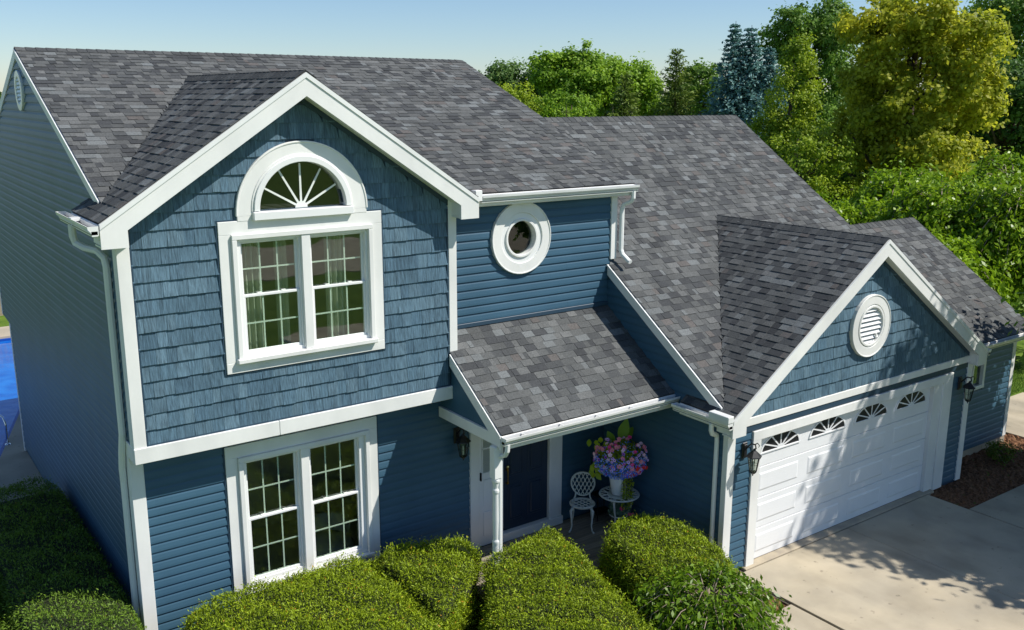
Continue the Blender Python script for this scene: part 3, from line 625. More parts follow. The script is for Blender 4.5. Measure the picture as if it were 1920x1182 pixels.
def twin(name, ox0, ox1, oz0, oz1, ix0, ix1, iz0, iz1, gl, gr, gz0, gzm, gz1, y):
    b = MB(); f = y-.045                                   # flat outer casing
    b.box(ox0, ox1, f, y+.02, iz1, oz1, .005); b.box(ox0, ox1, f, y+.02, oz0, iz0, .005)
    b.box(ox0, ix0, f+.001, y+.02, iz0, iz1, .004); b.box(ix1, ox1, f+.001, y+.02, iz0, iz1, .004)
    W = b.build(name, 'white', H)
    b = MB(); f2 = y-.085; t = .04                         # proud inner casing
    b.box(ix0, ix1, f2, y+.05, iz1-.065, iz1, .006); b.box(ix0, ix0+.065, f2+.001, y+.05, iz0+.05, iz1-.065, .006); b.box(ix1-.065, ix1, f2+.001, y+.05, iz0+.05, iz1-.065, .006)
    b.build('casing', 'white', W)
    cb(ix0-.02, ix1+.02, f2-.03, y+.06, iz0-.012, iz0+.05, .008).build('sill', 'white', W)
    mid = (gl[1]+gr[0])/2; cb(mid-.062, mid+.062, f2+.012, y+.1, iz0+.05, iz1-.065, .006).build('mullion', 'white', W)
    jb = MB()
    for a, c in ((ix0+.065, gl[0]-.03), (gl[1]+.03, mid-.062), (mid+.062, gr[0]-.03), (gr[1]+.03, ix1-.065)): 
        if c > a+.004: jb.box(a, c, y-.03, y+.11, iz0+.05, iz1-.065, .003)
    jb.box(ix0+.065, ix1-.065, y-.028, y+.11, gz1+.03, iz1-.066); jb.box(ix0+.065, ix1-.065, y-.028, y+.11, iz0+.051, gz0-.03)
    jb.build('jamb', 'vinyl', W)
    for a, c in (gl, gr):
        sash(W, a-.03, c+.03, gz0-.03, gzm+.02, y-.005); sash(W, a-.03, c+.03, gzm-.02, gz1+.03, y+.034)
    lk = MB(); 
    for a, c in (gl, gr):
        for q in (.27, .73): lk.box(a+(c-a)*q-.03, a+(c-a)*q+.03, y-.001, y+.033, gzm+.021, gzm+.035, .003)
    lk.build('sash_lock', 'muntin', W); return W
twin('twin_window', 1.181, 3.445, 3.841, 5.797, 1.335, 3.292, 3.98, 5.628, (1.49, 2.205), (2.432, 3.165), 4.108, 4.822, 5.50, 0)
twin('twin_window', 1.181, 3.444, .464, 2.746, 1.344, 3.302, .585, 2.57, (1.487, 2.174), (2.418, 3.12), .745, 1.615, 2.44, YL)
b = MB()                                                     # navy channel round the white casings
for (x0, x1, z0, z1, y) in ((1.181, 3.445, 3.841, 5.797, 0), (1.181, 3.444, .464, 2.746, YL)):
    b.box(x0-.022, x0-.001, y-.03, y, z0-.02, z1+.02); b.box(x1+.001, x1+.022, y-.03, y, z0-.02, z1+.02); b.box(x0, x1, y-.031, y, z0-.022, z0-.001)
    if y: continue
    b.box(x0, 1.40, y-.031, y, z1+.001, z1+.02); b.box(3.24, x1, y-.031, y, z1+.001, z1+.02)
b.box(.126, .15, -.03, 0, ZB+.21, 5.75); b.box(W1-.15, W1-.126, -.03, 0, ZB+.21, 5.75); b.box(.13, W1-.13, -.031, 0, ZB+.204, ZB+.225)
b.build('channel_trim', 'navy', H)
# half-round window over the twin
def halfring(b, cx, cz, r0, r1, y0, y1, n=32, full=False):
    a1 = 2*math.pi if full else math.pi
    b.lathe((cx, 0, cz), [(r0, y1), (r0, y0+.006), (r0+.006, y0), (r1-.006, y0), (r1, y0+.006), (r1, y1)], n, axis='y', a0=0, a1=a1)
ax, az = AC; W = MB(); halfring(W, ax+.01, az-.05, .645, .893, -.05, .03); W.box(ax-.883, ax-.635, -.049, .03, az-.115, az-.049, .003); W.box(ax+.655, ax+.903, -.049, .03, az-.115, az-.049, .003)
W = W.build('arch_window', 'white', H)
b = MB(); halfring(b, ax, az, .595, .67, -.085, .10); b.build('casing', 'vinyl', W)
b = MB(); halfring(b, ax, az, .66, .70, -.062, .02); halfring(b, ax+.01, az-.05, .885, .91, -.06, .02); b.build('moulding', 'white', W)
cb(ax-.69, ax+.69, -.11, .1, az-.115, az-.008, .008).build('sill', 'vinyl', W)
b = MB(); b.lathe((ax, 0, az), [(0, .03), (.6, .03)], 32, axis='y', a0=0, a1=math.pi); b.build('pane', 'darkglass', W)
b = MB()
for i in range(5):
    t = math.pi*(i+.97)/(5.94); d = Vector((math.cos(t), 0, math.sin(t))); pz = Vector((-d.z, 0, d.x))*.014; o = Vector((ax, .018, az))
    b.prism([o+d*.06-pz, o+d*.57-pz*.8, o+d*.57+pz*.8, o+d*.06+pz], (0, .01, 0))
b.lathe((ax, 0, az), [(0, .014), (.085, .014), (.085, .028)], 12, axis='y', a0=0, a1=math.pi); b.build('spoke', 'muntin', W)
# round window and the round louvred vents
def disc_window(name, cx, cz, y, r, rg, louvre):
    W = MB(); halfring(W, cx, cz, r*.70, r, y-.06, y, 40, True); W = W.build(name, 'white', H)
    b = MB(); halfring(b, cx, cz, rg+.025, r*.72, y-.04, y+.05, 40, True); b.build('inner_ring', 'vinyl', W)
    b = MB(); halfring(b, cx, cz, r*.97, r*1.012, y-.07, y, 40, True); halfring(b, cx, cz, rg, rg+.04, y-.065, y+.06, 40, True); b.build('moulding', 'white', W)
    if louvre:
        MB().lathe((cx, 0, cz), [(0, y+.005), (rg+.01, y+.005)], 28, axis='y').build('backing', 'black', W)
        n = 8
        for i in range(n):
            z = cz-rg+2*rg*(i+.5)/n; h = math.sqrt(max(rg*rg-(z-cz)**2, .001))
            MB().prism([(cx-h, y-.045, z-.028), (cx-h, y-.038, z-.03), (cx-h, y+.0, z+.022), (cx-h, y-.008, z+.026)], (2*h, 0, 0)).build('slat', 'vinyl', W)
        MB().box(cx+.14, cx+.17, y-.065, y-.04, cz-.21, cz-.15).build('latch', 'vinyl', W)
    else: MB().lathe((cx, 0, cz), [(0, y+.03), (rg+.01, y+.03)], 32, axis='y').build('pane', 'glass', W)
disc_window('round_window', RW[0], RW[1], YL, RW[2], .268, False); disc_window('round_vent', GO[0], GO[1], GY-.012, .53, .315, True)
V = MB(); V.lathe((0, 5.31, 7.385), [(.21, -.0), (.21, -.05), (.22, -.055), (.305, -.055), (.312, -.05), (.312, 0)], 32, axis='x'); V = V.build('gable_vent', 'vinyl', H)
MB().lathe((0, 5.31, 7.385), [(0, -.022), (.215, -.022)], 24, axis='x').build('backing', 'black', V)
for i in range(7):
    z = 7.385-.21+.42*(i+.5)/7; h = math.sqrt(max(.21**2-(z-7.385)**2, .001)); MB().prism([(-.052, 5.31-h, z-.026), (-.045, 5.31-h, z-.03), (-.022, 5.31-h, z+.018), (-.03, 5.31-h, z+.022)], (0, 2*h, 0)).build('slat', 'vinyl', V)
W = MB(); W.box(15.5, 16.42, -1.96, -1.88, 1.42, 1.5, .005); W.box(15.5, 16.42, -1.96, -1.88, 2.2, 2.28, .005); W.box(15.5, 15.57, -1.955, -1.88, 1.5, 2.2, .004); W.box(16.34, 16.42, -1.955, -1.88, 1.5, 2.2, .004); W.box(15.93, 15.98, -1.95, -1.86, 1.5, 2.2, .004)
W = W.build('small_window', 'vinyl', H); MB().box(15.57, 16.34, -1.89, -1.884, 1.5, 2.2).build('pane', 'glass', W)
MB().box(14.8, 17.5, -.6, -.5, 0, 2.5).build('low_wing_partition', 'room', H)

# --- entry: front door, sidelight panel
D = MB(); y = YL
D.box(5.075, 5.25, y-.055, y+.1, .1, 2.45, .006); D.box(5.60, 5.72, y-.05, y+.1, .1, 2.45, .006); D.box(6.67, 6.95, y-.05, y+.1, .1, 2.45, .006); D.box(5.25, 6.67, y-.048, y+.1, 2.33, 2.47, .006); D.box(5.60, 6.95, y-.10, y+.1, .085, .25, .008)
D.box(6.66, 6.72, y-.075, y-.04, .25, 2.33, .004)
D = D.build('door_frame', 'white', H)
S = cb(5.252, 5.598, y-.03, y+.02, .12, 2.33, .005).build('sidelight_panel', 'vinyl', H)
cb(5.32, 5.49, y-.036, y-.028, 1.40, 2.2, .002).build('pane', 'darkglass', S)
b = MB(); b.box(5.30, 5.51, y-.05, y-.029, 1.375, 1.40, .003); b.box(5.30, 5.51, y-.05, y-.029, 1.80, 1.825, .003); b.box(5.30, 5.32, y-.05, y-.029, 1.40, 2.25, .003); b.box(5.49, 5.51, y-.05, y-.029, 1.40, 2.25, .003)
b.box(5.33, 5.48, y-.042, y-.029, .3, .72, .006); b.box(5.33, 5.48, y-.042, y-.029, .82, 1.28, .006); b.build('moulding', 'vinyl', S)
cb(5.262, 5.28, y-.07, y-.03, 1.28, 1.42, .004).build('handle', 'black', S)
Dr = cb(5.725, 6.665, y+.0, y+.045, .255, 2.33, .004).build('front_door', 'door', H)
for x0, x1 in ((5.83, 6.14), (6.25, 6.56)):
    for z0, z1 in ((.42, 1.05), (1.2, 1.75), (1.85, 2.2)):
        b = MB(); b.box(x0, x1, y-.012, y+.002, z0, z1, .012); b.box(x0+.045, x1-.045, y-.034, y, z0+.045, z1-.045, .022); b.build('door_panel', 'door', Dr)
MB().box(5.80, 5.815, y-.06, y-.045, 1.1, 1.34, .004).lathe((5.807, y-.05, 1.40), [(0, -.03), (.028, -.02), (.03, 0), (.02, .022), (0, .03)], 12).box(5.79, 5.825, y-.05, y, 1.33, 1.36).box(5.79, 5.825, y-.05, y, 1.09, 1.12).build('handle', 'brass', Dr)
# --- garage door
T = MB(); T.box(8.455, 14.09, GY-.052, GY+.1, 2.130, 2.29, .006); T.box(8.455, 8.650, GY-.05, GY+.12, -.02, 2.136, .006); T.box(13.516, 14.09-.30, GY-.02, GY+.12, -.02, 2.136, .005); T.box(13.79, 14.09, GY-.05, GY+.12, -.02, 2.136, .006)
T.build('garage_door_frame', 'white', H)
yd = GY+.055; G = cb(GD[0]+.004, GD[1]-.004, yd+.03, yd+.06, .012, 2.13, .004).build('garage_door', 'door_white', H)
for r in range(4):
    z0, z1 = .014+r*.531, .014+(r+1)*.531-.006
    s_ = cb(GD[0]+.005, GD[1]-.005, yd, yd+.031, z0, z1, .007).build('door_section', 'door_white', G)
    for c in range(4):
        xa, xb = GD[0]+c*1.22+.125, GD[0]+(c+1)*1.22-.125
        if r < 3:
            p_ = MB(); za, zc = z0+.115, z1-.10
            p_.add([(xa, yd-.0005, za), (xb, yd-.0005, za), (xb, yd-.0005, zc), (xa, yd-.0005, zc), (xa+.028, yd+.006, za+.028), (xb-.028, yd+.006, za+.028), (xb-.028, yd+.006, zc-.028), (xa+.028, yd+.006, zc-.028)], [])
            # raised field with a sloped margin
            o1 = [(xa, za), (xb, za), (xb, zc), (xa, zc)]; i1 = [(xa+.03, za+.03), (xb-.03, za+.03), (xb-.03, zc-.03), (xa+.03, zc-.03)]; i2 = [(xa+.042, za+.042), (xb-.042, za+.042), (xb-.042, zc-.042), (xa+.042, zc-.042)]
            p_ = MB().add([(x, yd-.001, z) for x, z in o1]+[(x, yd-.011, z) for x, z in i1]+[(x, yd-.011, z) for x, z in i2], [(0, 1, 5, 4), (1, 2, 6, 5), (2, 3, 7, 6), (3, 0, 4, 7), (4, 5, 6, 7)])
            p_.build('raised_panel', 'door_white', G)
        else:
            cx, cz, rx, rz = (xa+xb)/2-.01, 1.845, .455, .255; f = MB(); n = 20; pts = [(cx+rx*math.cos(math.pi*i/n), yd-.006, cz+rz*math.sin(math.pi*i/n)) for i in range(n+1)]
            f.prism(pts, (0, .005, 0)); f.build('fan_pane', 'black', G)
            f = MB()
            for i in range(n):
                A, B = (math.pi*q/n for q in (i, i+1)); f.prism([(cx+rx*k_*math.cos(q), yd-.018, cz+rz*k_*math.sin(q)) for k_, q in ((1, A), (1.07, A), (1.07, B), (1, B))], (0, .018, 0))
            f.box(cx-rx*1.09, cx+rx*1.09, yd-.02, yd, cz-.024, cz+.004, .004)
            for i in range(1, 6):
                t = math.pi*i/6; d = Vector((rx*math.cos(t), 0, rz*math.sin(t))); p0 = Vector((cx, yd-.014, cz)); nn = Vector((-d.z, 0, d.x)).normalized()*.011; f.prism([p0+d*.1-nn, p0+d*.99-nn, p0+d*.99+nn, p0+d*.1+nn], (0, .008, 0))
            f.prism([(cx+.09*math.cos(math.pi*i/8), yd-.015, cz+.06*math.sin(math.pi*i/8)) for i in range(9)], (0, .01, 0)); f.build('fan_frame', 'door_white', G)
MB().box(GD[0], GD[1], yd+.0, yd+.05, -.01, .014).build('bottom_seal', 'black', G)

# ------------------------------------------------------------------ fixtures and furniture
def lantern(x, y, z, label):
    t = thing('wall_lantern', label, 'lantern', (x, y, z), 'black carriage lanterns on the walls')
    b = MB(); b.box(x-.055, x+.055, y-.03, y-.002, z-.12, z+.14, .012); b.box(x-.035, x+.035, y-.045, y-.03, z-.09, z+.11, .01); b.build('back_plate', 'black', t)
    MB().tube([(x, y-.03, z+.02), (x, y-.09, z+.10), (x, y-.15, z+.16), (x, y-.22, z+.16), (x, y-.235, z+.11), (x, y-.2, z+.06)], [.014, .013, .012, .012, .012, .012], 8).tube([(x, y-.2, z+.155), (x, y-.26, z+.2), (x, y-.3, z+.17), (x, y-.28, z+.14)], [.009, .008, .007, .006], 6).build('bracket', 'black', t, smooth=True)
    cx, cy = x, y-.205; hexa = lambda r, zz: [(cx+r*math.cos(math.pi/3*i+.5), cy+r*math.sin(math.pi/3*i+.5), zz) for i in range(6)]
    def fr(rs, m, nm):
        V = []; 
        for r, zz in rs: V += hexa(r, zz)
        k_ = len(rs); F = [(i*6+j, i*6+(j+1) % 6, (i+1)*6+(j+1) % 6, (i+1)*6+j) for i in range(k_-1) for j in range(6)]+[tuple(range(6))[::-1], tuple((k_-1)*6+j for j in range(6))]
        return MB().add(V, F).build(nm, m, t)
    fr([(.125, z-.035), (.118, z-.02), (.05, z+.045), (.03, z+.06), (.018, z+.085), (.005, z+.1)], 'black', 'cap')
    fr([(.052, z-.27), (.088, z-.04)], 'lampglass', 'glass_shade')
    c = MB(); a, b2 = hexa(.054, z-.275), hexa(.092, z-.036)
    for p, q in zip(a, b2): c.tube([p, q], .007, 5)
    for q in (a, b2):
        for i in range(6): c.tube([q[i], q[(i+1) % 6]], .007, 5)
    for f_ in (.5,):
        q = [tuple(Vector(p).lerp(Vector(s2), f_)) for p, s2 in zip(a, b2)]
        for i in range(6): c.tube([q[i], q[(i+1) % 6]], .003, 4)
    c.build('cage', 'black', t); fr([(.058, z-.275), (.04, z-.30), (.012, z-.315), (.008, z-.345)], 'black', 'base')
    MB().lathe((cx, cy, 0), [(0, z-.25), (.012, z-.25), (.012, z-.14), (.006, z-.11), (0, z-.10)], 8).build('candle_bulb', 'pot', t)
lantern(4.83, YL-.02, 2.14, 'black wall lantern on the shaded blue wall beside the entry porch'); lantern(8.27, GY-.022, 2.02, 'black wall lantern in the sun left of the garage door'); lantern(14.36, GY-.022, 2.02, 'black wall lantern in shade right of the garage door')
t = thing('floodlight', 'small twin floodlight under the porch ceiling above the chair', 'light', (7.1, .1, 2.55))
MB().lathe((7.1, .1, 0), [(0, 2.6), (.06, 2.6), (.06, 2.57), (.03, 2.55), (0, 2.55)], 12).build('mount', 'vinyl', t)
for s_ in (-1, 1): MB().tube([(7.1, .1, 2.56), (7.1+s_*.05, .05, 2.5), (7.1+s_*.09, -.02, 2.44)], [.02, .035, .055], 10).build('lamp_head', 'vinyl', t)

t = thing('hanging_hook', 'shiny metal hook hanging from the porch ceiling above the flowers', 'hook', (7.62, -.4, 2.6))
MB().tube([(7.62, -.4, 2.6), (7.62, -.4, 2.42), (7.64, -.41, 2.38), (7.66, -.42, 2.34), (7.64, -.41, 2.29), (7.61, -.4, 2.31)], .009, 8).build('hook_rod', 'chrome', t, smooth=True)
# lattice-back garden chair (built facing -y, then turned)
def chair(loc, rot):
    t = thing('garden_chair', 'white cast iron chair with lattice back on the porch', 'chair', loc)
    t.rotation_euler.z = rot; t['_w'] = [0, 0, 0]
    w_ = .2
    for sx in (-1, 1):
        MB().tube([(sx*.15, -.16, .43), (sx*.185, -.185, .38), (sx*.175, -.18, .25), (sx*.165, -.175, .12), (sx*.18, -.2, .04), (sx*.21, -.235, .008)], [.026, .026, .018, .014, .013, .018], 8).build('leg', 'iron', t, smooth=True)
        MB().tube([(sx*.14, .16, .43), (sx*.165, .185, .36), (sx*.15, .19, .2), (sx*.16, .23, .06), (sx*.175, .26, .008)], [.022, .022, .015, .012, .016], 8).build('leg', 'iron', t, smooth=True)
    seat = MB(); n = 28; rim = [(.205*math.cos(2*math.pi*i/n), .20*math.sin(2*math.pi*i/n), .445) for i in range(n)]
    seat.tube(rim+[rim[0]], .018, 8); seat.lathe((0, 0, 0), [(.205, .42), (.21, .445), (.2, .455), (.185, .44)], 28)
    for i in range(-4, 5):
        for s_ in (-1, 1):
            c = i*.075; pts = []
            for q in np.linspace(-.3, .3, 25):
                x, y_ = (c+q)*.707, s_*(q-c)*.707
                if (x/.2)**2+(y_/.195)**2 < 1: pts.append((x, y_, .443))
            if len(pts) > 1: seat.tube([pts[0], pts[-1]], .009, 6)
    seat.build('seat', 'iron', t)
    bk = MB(); oval = []
    for i in range(33):
        a = -math.pi*.5+2*math.pi*i/32; x = .20*math.cos(a)*(1+.12*math.sin(a)); z = .70+.195*math.sin(a); oval.append((x, .185+(z-.45)*.20, z))
    bk.tube(oval, .016, 8)
    for sx in (-1, 1): bk.tube([(sx*.15, .16, .44), (sx*.125, .175, .5), (sx*.12, .20, .55), (sx*.155, .215, .61)], .015, 8)
    for i in range(-5, 6):
        for s_ in (-1, 1):
            c = i*.07; pts = []
            for q in np.linspace(-.32, .32, 41):
                x, z = c+q*.55, s_*q
                if (x/(.2*(1+.12*max(-1, min(1, z/.195)))))**2+(z/.195)**2 < 1: pts.append((x, .185+(z+.70-.45)*.20, z+.70))
            if len(pts) > 1: bk.tube([pts[0], pts[-1]], .0085, 6)
    bk.build('backrest', 'iron', t)
chair((7.1, -.1, .113), math.atan2(-.66, .75)*1.0)
tx, ty, tz = 7.53, -.55, .113
t = thing('bistro_table', 'round white cast iron table with pierced rim under the flower pot', 'table', (tx, ty, tz))
b = MB(); b.lathe((tx, ty, tz), [(.33, .655), (.345, .67), (.335, .685), (.31, .68), (.31, .66), (.33, .655)], 40); b.lathe((tx, ty, tz), [(.0, .668), (.2, .668), (.205, .66), (.2, .652), (0, .652)], 32)
for i in range(12):
    a = 2*math.pi*i/12
    for da in (-.14, .14): b.tube([(tx+.2*math.cos(a), ty+.2*math.sin(a), tz+.66), (tx+.315*math.cos(a+da), ty+.315*math.sin(a+da), tz+.67)], .009, 6)
b.build('table_top', 'iron', t)
for i in range(3):
    a = 2*math.pi*i/3+3.6; c, s_ = math.cos(a), math.sin(a)
    MB().tube([(tx+r*c, ty+r*s_, tz+z) for r, z in ((.19, .655), (.23, .6), (.2, .45), (.15, .3), (.16, .15), (.22, .05), (.27, .01))], [.02, .022, .017, .014, .014, .014, .018], 8).build('leg', 'iron', t, smooth=True)
MB().lathe((tx, ty, tz), [(.155, .29), (.165, .3), (.155, .31), (.145, .3), (.155, .29)], 20).build('stretcher_ring', 'iron', t)

# ------------------------------------------------------------------ foliage helpers (numpy)
def leaf_mesh(name, C, Nn, ln, wd, tone, m, parent=None, kind=None, fold=0, P0=None):
    """C,Nn (n,3): leaf centres and facing; diamonds of length ln, width wd"""
    n = len(C); Nn = Nn/np.maximum(np.linalg.norm(Nn, axis=1, keepdims=True), 1e-6)
    if P0 is None: r = RNG.normal(size=(n, 3))
    else: r = P0
    t1 = r-Nn*(r*Nn).sum(1, keepdims=True); t1 /= np.maximum(np.linalg.norm(t1, axis=1, keepdims=True), 1e-6); t2 = np.cross(Nn, t1)
    ln = np.broadcast_to(ln, (n,))[:, None]; wd = np.broadcast_to(wd, (n,))[:, None]
    V = np.empty((n, 4, 3)); V[:, 0] = C-t1*ln*.5; V[:, 1] = C+t2*wd*.5+Nn*fold; V[:, 2] = C+t1*ln*.5; V[:, 3] = C-t2*wd*.5+Nn*fold
    if parent is not None and '_w' in parent: V -= np.array(parent['_w'])
    me = bpy.data.meshes.new(name); me.vertices.add(n*4); me.vertices.foreach_set('co', V.ravel().astype(np.float32))
    me.loops.add(n*4); me.loops.foreach_set('vertex_index', np.arange(n*4, dtype=np.int32)); me.polygons.add(n)
    me.polygons.foreach_set('loop_start', np.arange(0, n*4, 4, dtype=np.int32)); me.polygons.foreach_set('loop_total', np.full(n, 4, dtype=np.int32))
    a = me.attributes.new('tone', 'FLOAT', 'FACE'); a.data.foreach_set('value', np.clip(tone, 0, 1).astype(np.float32)); me.update(); me.validate()
    o = link(name, me, m, parent)
    if kind: o['kind'] = kind
    return o
def unit(n): v = RNG.normal(size=(n, 3)); return v/np.linalg.norm(v, axis=1, keepdims=True)
def limbs(b, base, top, clumps, r0, nl=14, up=.35):
    base, top = Vector(base), Vector(top); pts = [base.lerp(top, q)+Vector((random.uniform(-.12, .12), random.uniform(-.12, .12), 0))*(1 if 0 < q < 1 else 0) for q in (0, .04, .2, .4, .6, .8, 1)]
    b.tube(pts, [r0*1.35, r0*1.1, r0, r0*.82, r0*.62, r0*.4, r0*.15], 10)
    for i in RNG.choice(len(clumps), min(nl, len(clumps)), replace=False):
        e = Vector(clumps[i]); q = min(.85, max(.22, (e.z-base.z)/(top.z-base.z)-up*random.uniform(.4, 1))); s_ = base.lerp(top, q); m1 = s_.lerp(e, .5)+Vector((0, 0, -.08*(e-s_).length)); rr = r0*(1-q)*.6+.02
        b.tube([s_, m1, e], [rr, rr*.6, rr*.2], 6)
def tree(name, label, cat, base, h, blobs, m, nclump, per, ls, lw, tr=.2, cr=.75, trunk='bark', group=None, shell=.55, droop=0, tonemix=.55, nl=16, bright=0.0):
    """blobs: list of (dx,dy,z,rx,ry,rz). Leaves are gathered in clumps spread through those volumes"""
    t = thing(name, label, cat, base, group); base = np.array(base, float); vol = np.array([a[3]*a[4]*a[5] for a in blobs])**.75; vol /= vol.sum(); CC = []; TT = []; DD = []
    for a, f in zip(blobs, vol):
        n = max(3, int(nclump*f)); d = unit(n); rad = (shell+(1-shell)*RNG.random(n))**.8*(.88+.24*RNG.random(n))
        p = d*rad[:, None]*np.array(a[3:6]); CC.append(base+np.array(a[:3])+p); DD.append(d); TT.append(RNG.random(n))
    CC = np.concatenate(CC); TT = np.concatenate(TT); DD = np.concatenate(DD); n = len(CC); k = np.repeat(np.arange(n), per); cs = cr*(.6+.7*RNG.random(n))
    off = RNG.normal(size=(len(k), 3))*.42; off[:, 2] *= .7; L = CC[k]+off*cs[k][:, None]
    if droop: L[:, 2] -= droop*np.abs(RNG.normal(size=len(k)))
    nn = unit(len(k))+DD[k]*.55+off*.8+np.array([0, 0, .55]); tone = tonemix*TT[k]+(1-tonemix)*RNG.random(len(k))+bright
    P0 = None
    if droop: P0 = np.array([0, 0, -1.0])+RNG.normal(size=(len(k), 3))*.45
    leaf_mesh('crown', L, nn, ls*(.7+.6*RNG.random(len(k))), lw*(.7+.6*RNG.random(len(k))), tone, m, t, P0=P0)
    b = MB(); limbs(b, base, base+np.array([blobs[0][0], blobs[0][1], h*.86]), CC, tr, nl); b.build('trunk', trunk, t, smooth=True); return t

# ------------------------------------------------------------------ clipped hedges
def hedge(name, label, poly, h, r, m, dens=2600, wob=.09, crown=0.08, lean=0):
    c = np.mean(poly, axis=0); t = thing(name, label, 'hedge', (float(c[0]), float(c[1]), GZ+.02)); P = np.array(poly, float); n = len(P)
    # rounded outline
    Q = []
    for i in range(n):
        a, b_, d = P[i-1], P[i], P[(i+1) % n]
        for q in (.0, .25, .5, .75, 1): 
            la, ld = np.linalg.norm(a-b_), np.linalg.norm(d-b_); s0 = b_+(a-b_)/la*min(.22, la*.4); s1 = b_+(d-b_)/ld*min(.22, ld*.4); Q.append((1-q)**2*s0+2*q*(1-q)*b_+q*q*s1)
    Q = np.array(Q); A = Q; B = np.roll(Q, -1, 0); ctr = c
    def dist(p):
        d = np.full(len(p), 1e9); ins = np.ones(len(p), bool)
        for a, b_ in zip(A, B):
            e = b_-a; L = np.linalg.norm(e)
            if L < 1e-6: continue
            s_ = (e[0]*(p[:, 1]-a[1])-e[1]*(p[:, 0]-a[0]))/L; d = np.minimum(d, np.abs(s_)); ins &= s_ > 0
        return np.where(ins, d, -1)
    ar = .5*np.sum(A[:, 0]*B[:, 1]-B[:, 0]*A[:, 1])
    if ar < 0: Q = Q[::-1]; A = Q; B = np.roll(Q, -1, 0)
    f = RNG.uniform(1.5, 3.5, 4); ph = RNG.uniform(0, 6, 4)
    def top(p, d):
        dd = np.clip(d/r, 0, 1); return h-r*(1-np.sqrt(np.clip(1-(1-dd)**2, 0, 1)))+crown*np.clip(d/.9, 0, 1)+wob*.5*(np.sin(p[:, 0]*f[0]*2+ph[0])*np.sin(p[:, 1]*f[1]*2+ph[1])+.5*np.sin(p[:, 0]*f[2]*4+ph[2]+p[:, 1]*f[3]*3))
    # inner body of packed twigs
    levels = [(1, 0), (1.02, h*.5), (1.0, h-r)]+[(1-(1-math.cos(q))*r/ .9, h-r+r*math.sin(q)) for q in (.4, .8, 1.1)]; V = []; F = []; q = len(Q)
    for s_, z in levels:
        for p in Q: pp = ctr+(p-ctr)*max(s_-.06, .1); V.append((pp[0], pp[1], GZ+max(z-.06, 0)))
    V.append((ctr[0], ctr[1], GZ+h-.03)); 
    for i in range(len(levels)-1): F += [(i*q+j, i*q+(j+1) % q, (i+1)*q+(j+1) % q, (i+1)*q+j) for j in range(q)]
    F += [((len(levels)-1)*q+j, (len(levels)-1)*q+(j+1) % q, len(V)-1) for j in range(q)]
    MB().add(V, F).build('twig_body', 'twigs', t)
    lo, hi = Q.min(0), Q.max(0); nt_ = int((hi-lo).prod()*dens); p = lo+(hi-lo)*RNG.random((nt_, 2)); d = dist(p); p = p[d > 0]; d = d[d > 0]; z = top(p, d)
    sl = np.clip(1-d/r, 0, 1); out = (p-ctr)/np.maximum(np.linalg.norm(p-ctr, axis=1, keepdims=True), .01)
    C1 = np.c_[p, GZ+z]; N1 = np.c_[out*sl[:, None], np.full(len(p), .7)]
    E = np.linalg.norm(B-A, axis=1); tot = E.sum(); ns = int(tot*h*dens*1.1); k = RNG.choice(len(A), ns, p=E/tot); s_ = RNG.random((ns, 1)); e = A[k]+(B-A)[k]*s_; no = np.c_[(B-A)[k][:, 1], -(B-A)[k][:, 0]]; no /= np.maximum(np.linalg.norm(no, axis=1, keepdims=True), 1e-6)
    zz = GZ+(h-r*.7)*RNG.random(ns)**.8; e = e+no*(wob*.6*np.sin(e[:, :1]*5+zz[:, None]*6)); C2 = np.c_[e, zz]; N2 = np.c_[no, np.full(ns, .15)]
    C = np.concatenate([C1, C2]); N0 = np.concatenate([N1, N2]); N0 /= np.linalg.norm(N0, axis=1, keepdims=True); C = np.repeat(C, 2, 0); N0 = np.repeat(N0, 2, 0); n2 = len(C)
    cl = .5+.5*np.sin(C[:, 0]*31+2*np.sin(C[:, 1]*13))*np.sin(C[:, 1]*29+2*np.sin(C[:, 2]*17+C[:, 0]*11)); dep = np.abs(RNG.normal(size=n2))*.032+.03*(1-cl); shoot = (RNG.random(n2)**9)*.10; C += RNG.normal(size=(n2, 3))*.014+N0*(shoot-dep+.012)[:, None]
    dirv = N0*.9+RNG.normal(size=(n2, 3))*.55; face = RNG.normal(size=(n2, 3))+np.array([0, 0, .5])
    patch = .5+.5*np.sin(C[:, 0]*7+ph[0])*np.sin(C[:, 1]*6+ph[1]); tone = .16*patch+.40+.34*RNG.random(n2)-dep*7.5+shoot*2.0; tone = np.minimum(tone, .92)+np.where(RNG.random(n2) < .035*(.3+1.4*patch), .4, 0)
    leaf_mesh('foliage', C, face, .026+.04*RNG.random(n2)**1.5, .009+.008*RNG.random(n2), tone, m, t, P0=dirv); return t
MT['twigs'] = mat('hedge_twigs', (.012, .02, .006), (.03, .035, .012), scale=(30, 30, 30), rough=1, bump=.5)
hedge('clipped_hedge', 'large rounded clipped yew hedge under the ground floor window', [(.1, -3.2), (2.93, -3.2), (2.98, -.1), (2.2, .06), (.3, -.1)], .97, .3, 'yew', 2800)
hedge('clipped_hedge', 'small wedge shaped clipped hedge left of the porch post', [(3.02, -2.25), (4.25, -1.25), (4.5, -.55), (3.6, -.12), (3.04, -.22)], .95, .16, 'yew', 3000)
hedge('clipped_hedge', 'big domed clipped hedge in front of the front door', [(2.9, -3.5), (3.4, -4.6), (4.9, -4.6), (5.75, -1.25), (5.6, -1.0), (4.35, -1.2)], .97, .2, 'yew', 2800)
hedge('clipped_hedge', 'boxy clipped hedge against the garage side wall', [(5.62, -3.5), (6.75, -3.75), (7.25, -3.2), (7.3, -1.9), (6.75, -1.55), (6.08, -1.75)], 1.08, .2, 'yew', 2800)
